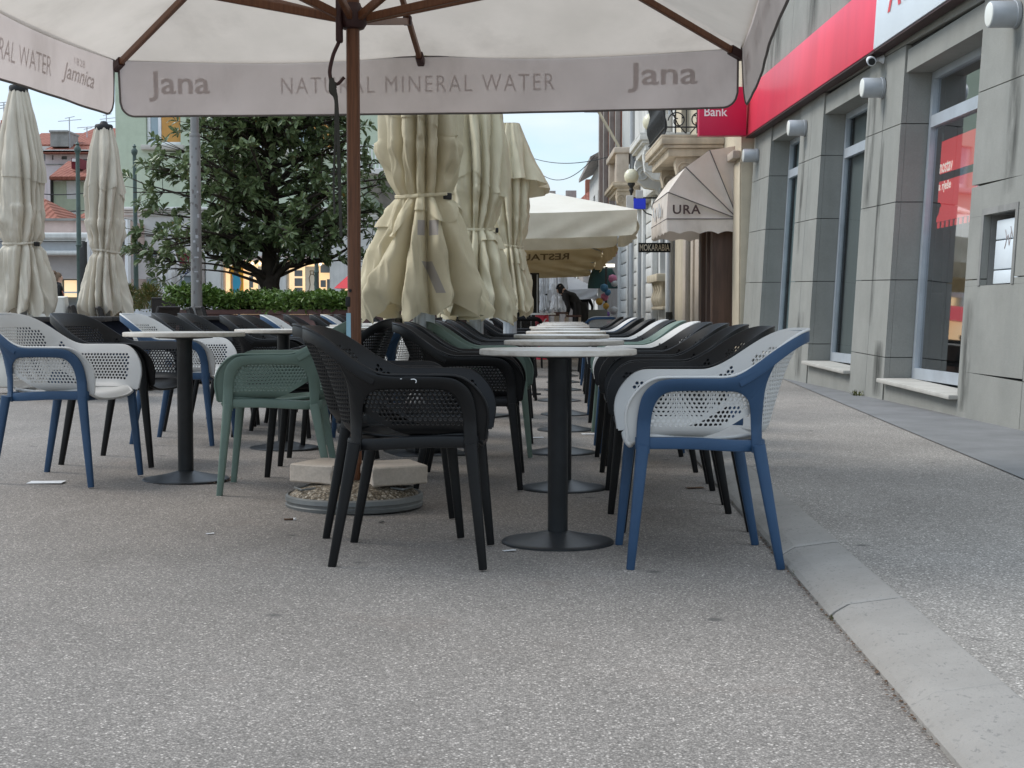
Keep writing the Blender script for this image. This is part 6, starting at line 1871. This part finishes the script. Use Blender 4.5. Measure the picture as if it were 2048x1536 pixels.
# far street clutter under the canopies
kd = thing('shop_partition', 'black folded glass partition posts beside the third closed parasol', 'partition', (X_(1064, 32), 32, 0))
b = MB(); b.box((-.42, 0, 0), (.16, .12, 1.78)); b.build('panel', m('black_paint'), kd)
b = MB()
for x in (-.25, -.02, .12): b.tube([(x, -.03, 0), (x, -.03, 1.74)], .02, 6)
b.build('post', m('lamp_grey'), kd)
rs = thing('red_stand', 'round white top on a red printed stand far back between the tables', 'table', (X_(1084, 27), 27, 0))
b = MB(); b.lathe([(.13, 0), (.13, .84)], 20); b.build('stand', m('red_sign'), rs, sm=40)
b = MB(); b.lathe([(.02, .88), (.26, .88), (.26, .845), (.02, .842)], 28); b.build('tabletop', m('white_frame'), rs, sm=40)
b = MB()
for z in (.35, .5, .62, .72):
    a = np.linspace(-2.2, -.9, 8); b.tube([(math.cos(q) * .134, math.sin(q) * .134, z + .05 * math.sin(q * 5 + z * 9)) for q in a], .012, 5)
b.build('printed_mark', m('white_frame'), rs)
for k, (px, Y, h, lab) in enumerate([(1104, 29, .86, 'first brownish wooden stool post left of the stooping person'), (1122, 30, .90, 'dark stool post below the bright white closed parasol'), (1147, 28, .84, 'pale post in front of the stooping black figure')]):
    t = thing('bar_stool', lab, 'stool', (X_(px, Y), Y, 0), 0, 'tall stools far down the street')
    b = MB(); b.bbox((-.15, -.15, h - .04), (.15, .15, h), .01); b.build('seat', m('granite_red'), t)
    for x in (-.12, .12):
        for y in (-.12, .12): b = MB(); b.box((x - .02, y - .02, 0), (x + .02, y + .02, h - .042)); b.build('leg', m('limestone'), t)
gl = thing('canvas_lantern', 'dark green canvas hood on a grey post beside the toy rack', 'hood', (X_(1205, 36), 36, 0))
b = MB(); b.tube([(-.02, 0, 0), (-.02, 0, 1.5)], .10, 10); b.build('post', m('lamp_grey'), gl, sm=40)
b = MB(); b.grid(lambda u, v: Vector((math.cos(u * 6.283) * .38 * math.sqrt(1 - .6 * v ** 2), math.sin(u * 6.283) * .3, 1.5 + .5 * v)), 20, 6, close=True); b.build('hood', m('green_canvas'), gl, sm=True)
b = MB(); b.box((-.02, -.32, 2.03), (.28, -.26, 2.11)); b.build('lit_sign', m('lamp_spot'), gl)
ry = thing('toy_rack', 'rack of bright balloons and toys at the shop door far right', 'rack', (X_(1213, 33), 33, .06))
b = MB(); b.tube([(0, .2, 0), (0, .2, 1.9)], .03, 8); b.bbox((-.2, .1, 0), (.2, .3, .04), .01); b.build('stand', m('iron'), ry)
r = random.Random(2)
for k in range(13):
    p = Vector((r.uniform(-.18, .18), r.uniform(-.1, .1), .35 + k * .105)); q = r.uniform(.075, .115)
    b = MB(); b.lathe([(.01, -q), (q * .7, -q * .7), (q, 0), (q * .8, q * .7), (.01, q)], 12, lambda v, p=p: v + p); b.build('toy', m(['toy_purple', 'toy_purple', 'toy_pink', 'toy_pink', 'toy_purple', 'lamp_grey', 'toy_yellow', 'toy_yellow', 'toy_pink', 'toy_blue', 'toy_blue', 'lamp_grey', 'toy_pink'][k]), ry, sm=True)
bd = thing('menu_board', 'dark leaning menu board near the blue end chair', 'board', (X_(1192, 30), 30, 0))
b = MB(); b.bbox((-.2, -.02, .02), (.2, .02, .95), .01, lambda v: Vector((v.x + .05 * v.z, v.y + .1 * v.z, v.z))); b.build('board', m('interior_grey'), bd)
b = MB(); b.box((-.22, .22, 0), (-.18, .26, .9)); b.box((.18, .22, 0), (.22, .26, .9)); b.build('leg', m('iron'), bd)

kq = thing('market_kiosk', 'small lit kiosk with a red canopy glimpsed just right of the wooden pole', 'kiosk', (X_(722, 33), 33, .05))
b = MB(); b.bbox((-.45, 0, 0), (.45, .5, .9), .01); b.build('counter', m('brown_wood_door'), kq)
b = MB(); b.box((-.42, .45, .9), (.42, .5, 1.42)); b.build('lit_back_wall', m('lit_interior'), kq)
b = MB(); b.prism([(-.6, 1.40), (.6, 1.40), (.25, 1.75), (-.25, 1.75)], lambda u, v: Vector((u, -.2 + (v - 1.4) * .8, v)), lambda u, v: Vector((u, .7 - (v - 1.4) * .8, v))); b.build('canopy', m('red_letter'), kq)
b = MB()
for x in (-.43, .43): b.box((x - .02, -.02, .9), (x + .02, .02, 1.4))
b.build('post', m('lamp_grey'), kq)
# ================================================================ PEOPLE
def person(lab, loc, deg, coat, legs, joints=None, hair='hair_brown', bun=False, stoop=0.0, scale=1.0, arms=((.30, .12, .88), (-.30, .12, .88))):
    t = thing('person', lab, 'person', loc, math.radians(deg))
    J = {}
    def bend(p):
        p = Vector(p)
        if stoop and p.z > .92:
            q = p - Vector((0, 0, .92)); q = Matrix.Rotation(-stoop, 3, 'X') @ q; p = q + Vector((0, 0, .92))
        return p
    pts, rad, edges, kinds = [], [], [], []
    def add(p, r, parent, k, b_=True):
        pts.append(bend(p) if b_ else Vector(p)); rad.append(r); kinds.append(k)
        if parent is not None: edges.append((parent, len(pts) - 1))
        return len(pts) - 1
    pel = add((0, 0, .92), .15, None, 'coat'); w = add((0, 0, 1.08), .14, pel, 'coat'); ch = add((0, 0, 1.28), .165, w, 'coat'); sh = add((0, 0, 1.42), .11, ch, 'coat')
    nk = add((0, .015, 1.50), .058, sh, 'skin'); h1 = add((0, .03, 1.58), .085, nk, 'skin'); h2 = add((0, .02, 1.66), .095, h1, 'skin'); h3 = add((0, .0, 1.73), .06, h2, 'skin'); ns = add((0, .125, 1.60), .016, h1, 'skin')
    for sg, hp in zip((1, -1), arms):
        s1 = add((sg * .17, 0, 1.40), .075, sh, 'coat'); hv = bend(hp)
        S1 = pts[s1]; el = S1.lerp(hv, .5) + Vector((sg * .05, -.10, -.02))
        e = add(el, .052, s1, 'coat', False); wr = add(el.lerp(hv, .88), .036, e, 'coat', False)
        pm = add(hv, .034, wr, 'skin', False)
        d = (hv - el).normalized(); u = d.cross(Vector((1, 0, 0))).normalized()
        for f in range(4):
            o_ = u * (-.024 + .016 * f); k1 = add(hv + d * .05 + o_, .0105, pm, 'skin', False); k2 = add(hv + d * (.085 - .006 * abs(f - 1)) + o_ + Vector((-sg * .012, 0, -.012)), .009, k1, 'skin', False)
        th = add(hv + d * .02 - u * .045 + Vector((-sg * .01, 0, 0)), .0115, pm, 'skin', False)
    for sg in (1, -1):
        hp_ = add((sg * .09, 0, .86), .105, pel, 'legs', False); kn = add((sg * .10, .03, .48), .066, hp_, 'legs', False); an = add((sg * .10, -.02, .09), .045, kn, 'legs', False); toe = add((sg * .11, .14, .035), .036, an, 'shoe', False)
    me = bpy.data.meshes.new('person_body'); me.from_pydata([tuple(p) for p in pts], edges, []); me.update()
    o = bpy.data.objects.new('body', me); COL.objects.link(o)
    sk = o.modifiers.new('skin', 'SKIN'); me.skin_vertices[0]
    for v, q in zip(me.skin_vertices[0].data, rad): v.radius = (q, q)
    me.skin_vertices[0].data[0].use_root = True
    ss = o.modifiers.new('sub', 'SUBSURF'); ss.levels = 2; ss.render_levels = 2
    bpy.context.view_layer.update()
    dg = bpy.context.evaluated_depsgraph_get()
    me2 = bpy.data.meshes.new_from_object(o.evaluated_get(dg)); bpy.data.objects.remove(o)
    order = ['coat', 'legs', 'skin', 'shoe']; mats = [coat, legs, 'skin', 'cloth_black']
    me2.materials.clear()
    for q in mats: me2.materials.append(m(q))
    for p in me2.polygons:
        c = p.center; best = min(range(len(pts)), key=lambda i: (pts[i] - c).length - rad[i] * .8); p.material_index = order.index(kinds[best]); p.use_smooth = True
    link('body', me2, t)
    hd_ = pts[h2]
    b = MB(); b.grid(lambda u, v: hd_ + Vector((math.cos(u * 6.283) * .108 * math.cos(v * 1.57), -.022 + math.sin(u * 6.283) * .115 * math.cos(v * 1.57), -.03 + .13 * math.sin(v * 1.57) - (.10 if math.sin(u * 6.283) < .1 else 0) * (1 - v))), 24, 8, close=True)
    if bun: b.lathe([(.005, -.07), (.055, -.04), (.07, .0), (.05, .05), (.005, .07)], 14, lambda v: v + hd_ + Vector((0, -.10, .07)))
    b.build('hair', m(hair), t, sm=True)
    t.scale = (scale,) * 3
    return t, bend
p1, _ = person('person with a hair bun in a dark jacket walking past the low pink shops', (X_(117, 34), 34, .1), -70, 'cloth_black', 'cloth_navy', bun=True)
bg_ = thing('shoulder_bag', 'orange brown shoulder bag carried by the walking person with the bun', 'bag', (X_(120, 33.75), 33.72, .1))
b = MB(); b.sweep([(-.13, 0, .86), (-.06, 0, .80), (.08, 0, .80), (.14, 0, .87)], [(.05, .06), (.06, .10), (.06, .10), (.05, .06)], (0, 0, 1), 12, 3); b.build('pouch', m('bag_orange'), bg_, sm=True)
b = MB(); b.tube(cr([(-.11, 0, .9), (-.10, .02, 1.15), (-.06, .1, 1.40), (-.04, .2, 1.44), (.1, .14, 1.1), (.12, 0, .9)], 5), .012, 6); b.build('strap', m('bag_orange'), bg_, sm=True)
person('person in a dark green jacket just right of the wooden pole, hands together', (X_(748, 24), 24, .05), -60, 'cloth_green', 'cloth_black', arms=((.12, .30, .92), (-.05, .32, .90)))
person('person in a navy coat standing behind the nearest closed parasol', (X_(800, 23.5), 23.5, .05), 75, 'cloth_navy', 'jeans', arms=((.24, .26, .86), (-.24, .10, .84)), scale=1.04)
b = MB(); b.sweep(cr([(-.10, -.02, 1.46), (-.04, -.12, 1.44), (.06, -.12, 1.40), (.10, -.10, 1.2), (.09, -.13, 1.0)], 4), (.05, .02), (0, 1, 0), 8, 3)
o = b.build('scarf', m('scarf_white'), sm=True); o.location = (X_(801, 23.3), 23.28, .04); tag(o, 'white scarf hanging on the navy coat', 'scarf')
sp_, _ = person('stooping person with dark bob hair and long black coat among the far tables', (X_(1164, 31), 31, 0), 62, 'cloth_black', 'cloth_black', hair='cloth_black', stoop=.78, arms=((.2, .32, .95), (-.2, .32, 1.0)))
person('person in dark clothes walking beyond the stooping one', (X_(1168, 50), 50, 0), 10, 'cloth_black', 'cloth_black', hair='cloth_black')

b = MB(); b.grid(lambda u, v: Vector((math.cos(u * 6.283) * lerp(.30, .17, v) * (1 + .07 * math.sin(u * 44)), math.sin(u * 6.283) * lerp(.25, .15, v) - .03 * (1 - v) + .06 * v * v, lerp(.28, 1.12, v))), 60, 10, close=True)
b.build('coat_skirt', m('cloth_black'), sp_, sm=True)
# ================================================================ SMALL THINGS ON THE GROUND
def slip(name, lab, cat, px, py, w, d, rz, mat, th=.0012):
    g_ = G(px, py); b = MB()
    def fn(u, v): return Vector(((u - .5) * w + .02 * w * math.sin(v * 3), (v - .5) * d, .0015 + .004 * abs(u - .5) * math.sin(v * 4) ** 2))
    b.grid(fn, 8, 5); b.grid(lambda u, v: fn(u, v) + Vector((0, 0, th)), 8, 5)
    o = b.build(name, m(mat), sm=True); o.location = g_ + Vector((0, 0, .002)); o.rotation_euler = (0, 0, rz); tag(o, lab, cat); return o
slip('paper_slip', 'white paper slip lying on the asphalt under the left foreground white chair', 'paper', 92, 966, .165, .10, .1, 'paper_white')
slip('paper_scrap', 'tiny white paper scrap beside the front table foot plate', 'paper', 1018, 1103, .05, .02, .5, 'paper_white')
slip('paper_scrap', 'white paper strip on the ground among the chair legs right of the tables', 'paper', 1182, 869, .14, .07, .1, 'paper_white')
slip('pale_leaf', 'dry pale leaf on the asphalt under the right side chairs', 'leaf', 1389, 977, .09, .04, .3, 'litter_brown')
slip('red_wrapper', 'small red and white wrapper on the ground behind the front table', 'litter', 1071, 876, .11, .05, .2, 'paper_white')
slip('white_crumb', 'small white crumb on the open asphalt left of the umbrella base', 'litter', 420, 1069, .03, .015, .5, 'paper_white')
slip('black_leaf', 'small black leaf lying in front of the umbrella base', 'leaf', 763, 1046, .025, .012, .9, 'black_paint')
ct = thing('cigarette_butt', 'white cigarette butt on the asphalt in front of the umbrella base', 'litter', G(583, 1041))
b = MB(); b.tube([(-.03, 0, .005), (.008, .003, .005)], .0042, 8); b.build('filter', m('litter_brown'), ct, sm=True)
b = MB(); b.tube([(.0082, .003, .005), (.018, .004, .006)], .0062, 8); b.build('paper', m('cigarette_white'), ct, sm=True)
b = MB(); r = random.Random(6)
for k in range(420):
    y = 2.3 + 3.2 * r.random() ** .8 if k > 60 else r.uniform(2.3, 9); x = kx0(y) + .006 - abs(r.gauss(0, .012)); a = r.uniform(0, 6.28); l = r.uniform(.004, .013)
    p = Vector((x, y, .003 + r.random() * .004)); d = Vector((math.cos(a) * l, math.sin(a) * l, r.uniform(0, .004))); n_ = Vector((-d.y, d.x, 0)) * .45
    b.add([p, p + d * .5 + n_, p + d, p + d * .5 - n_], [(0, 1, 2, 3)])
tag(b.build('leaf_litter', m('litter_brown')), kind='stuff')
def weed(px, py, n, h, lab, loc=None):
    b = MB(); r = random.Random(n)
    for k in range(n):
        a = r.uniform(0, 6.28); l = h * r.uniform(.4, 1.1); d = Vector((math.cos(a) * r.uniform(.3, 1), math.sin(a) * r.uniform(.3, 1), r.uniform(.35, 1))).normalized() * l
        p = Vector((r.gauss(0, h * .35), r.gauss(0, h * .5), 0)); s = Vector((-d.y, d.x, 0)).normalized() * l * .07
        b.add([p - s, p + s, p + d * .6 + s * .8, p + d, p + d * .6 - s * .8], [(0, 1, 2, 3, 4)])
    o = b.build('weed_tuft', m('weed_green')); o.location = loc or G(px, py); tag(o, lab, 'weed', 'weeds in the joints')
weed(1602, 1152, 60, .032, 'low green weed tuft at the kerb foot below the white chair leg')
weed(1672, 1240, 34, .022, 'smaller weed tuft at the kerb foot further down the kerb')
weed(1718, 790, 34, .085, 'tall weed growing at the foot of the bank wall', (WX(14.1, .06) - .03, 14.1, PAVE))
b = MB(); r = random.Random(9)
for k in range(160):
    a, q = r.uniform(0, 6.28), .205 + abs(r.gauss(0, .022)); p = dirt_at + Vector((math.cos(a) * q, math.sin(a) * q * .95, .001)); 
    l = r.uniform(.006, .018); e = r.uniform(0, 6.28); d = Vector((math.cos(e) * l, math.sin(e) * l, .004)); n_ = Vector((-d.y, d.x, 0)) * .6
    b.add([p, p + d * .5 + n_, p + d, p + d * .5 - n_], [(0, 1, 2, 3)])
tag(b.build('leaf_dirt', m('litter_brown')), kind='stuff')
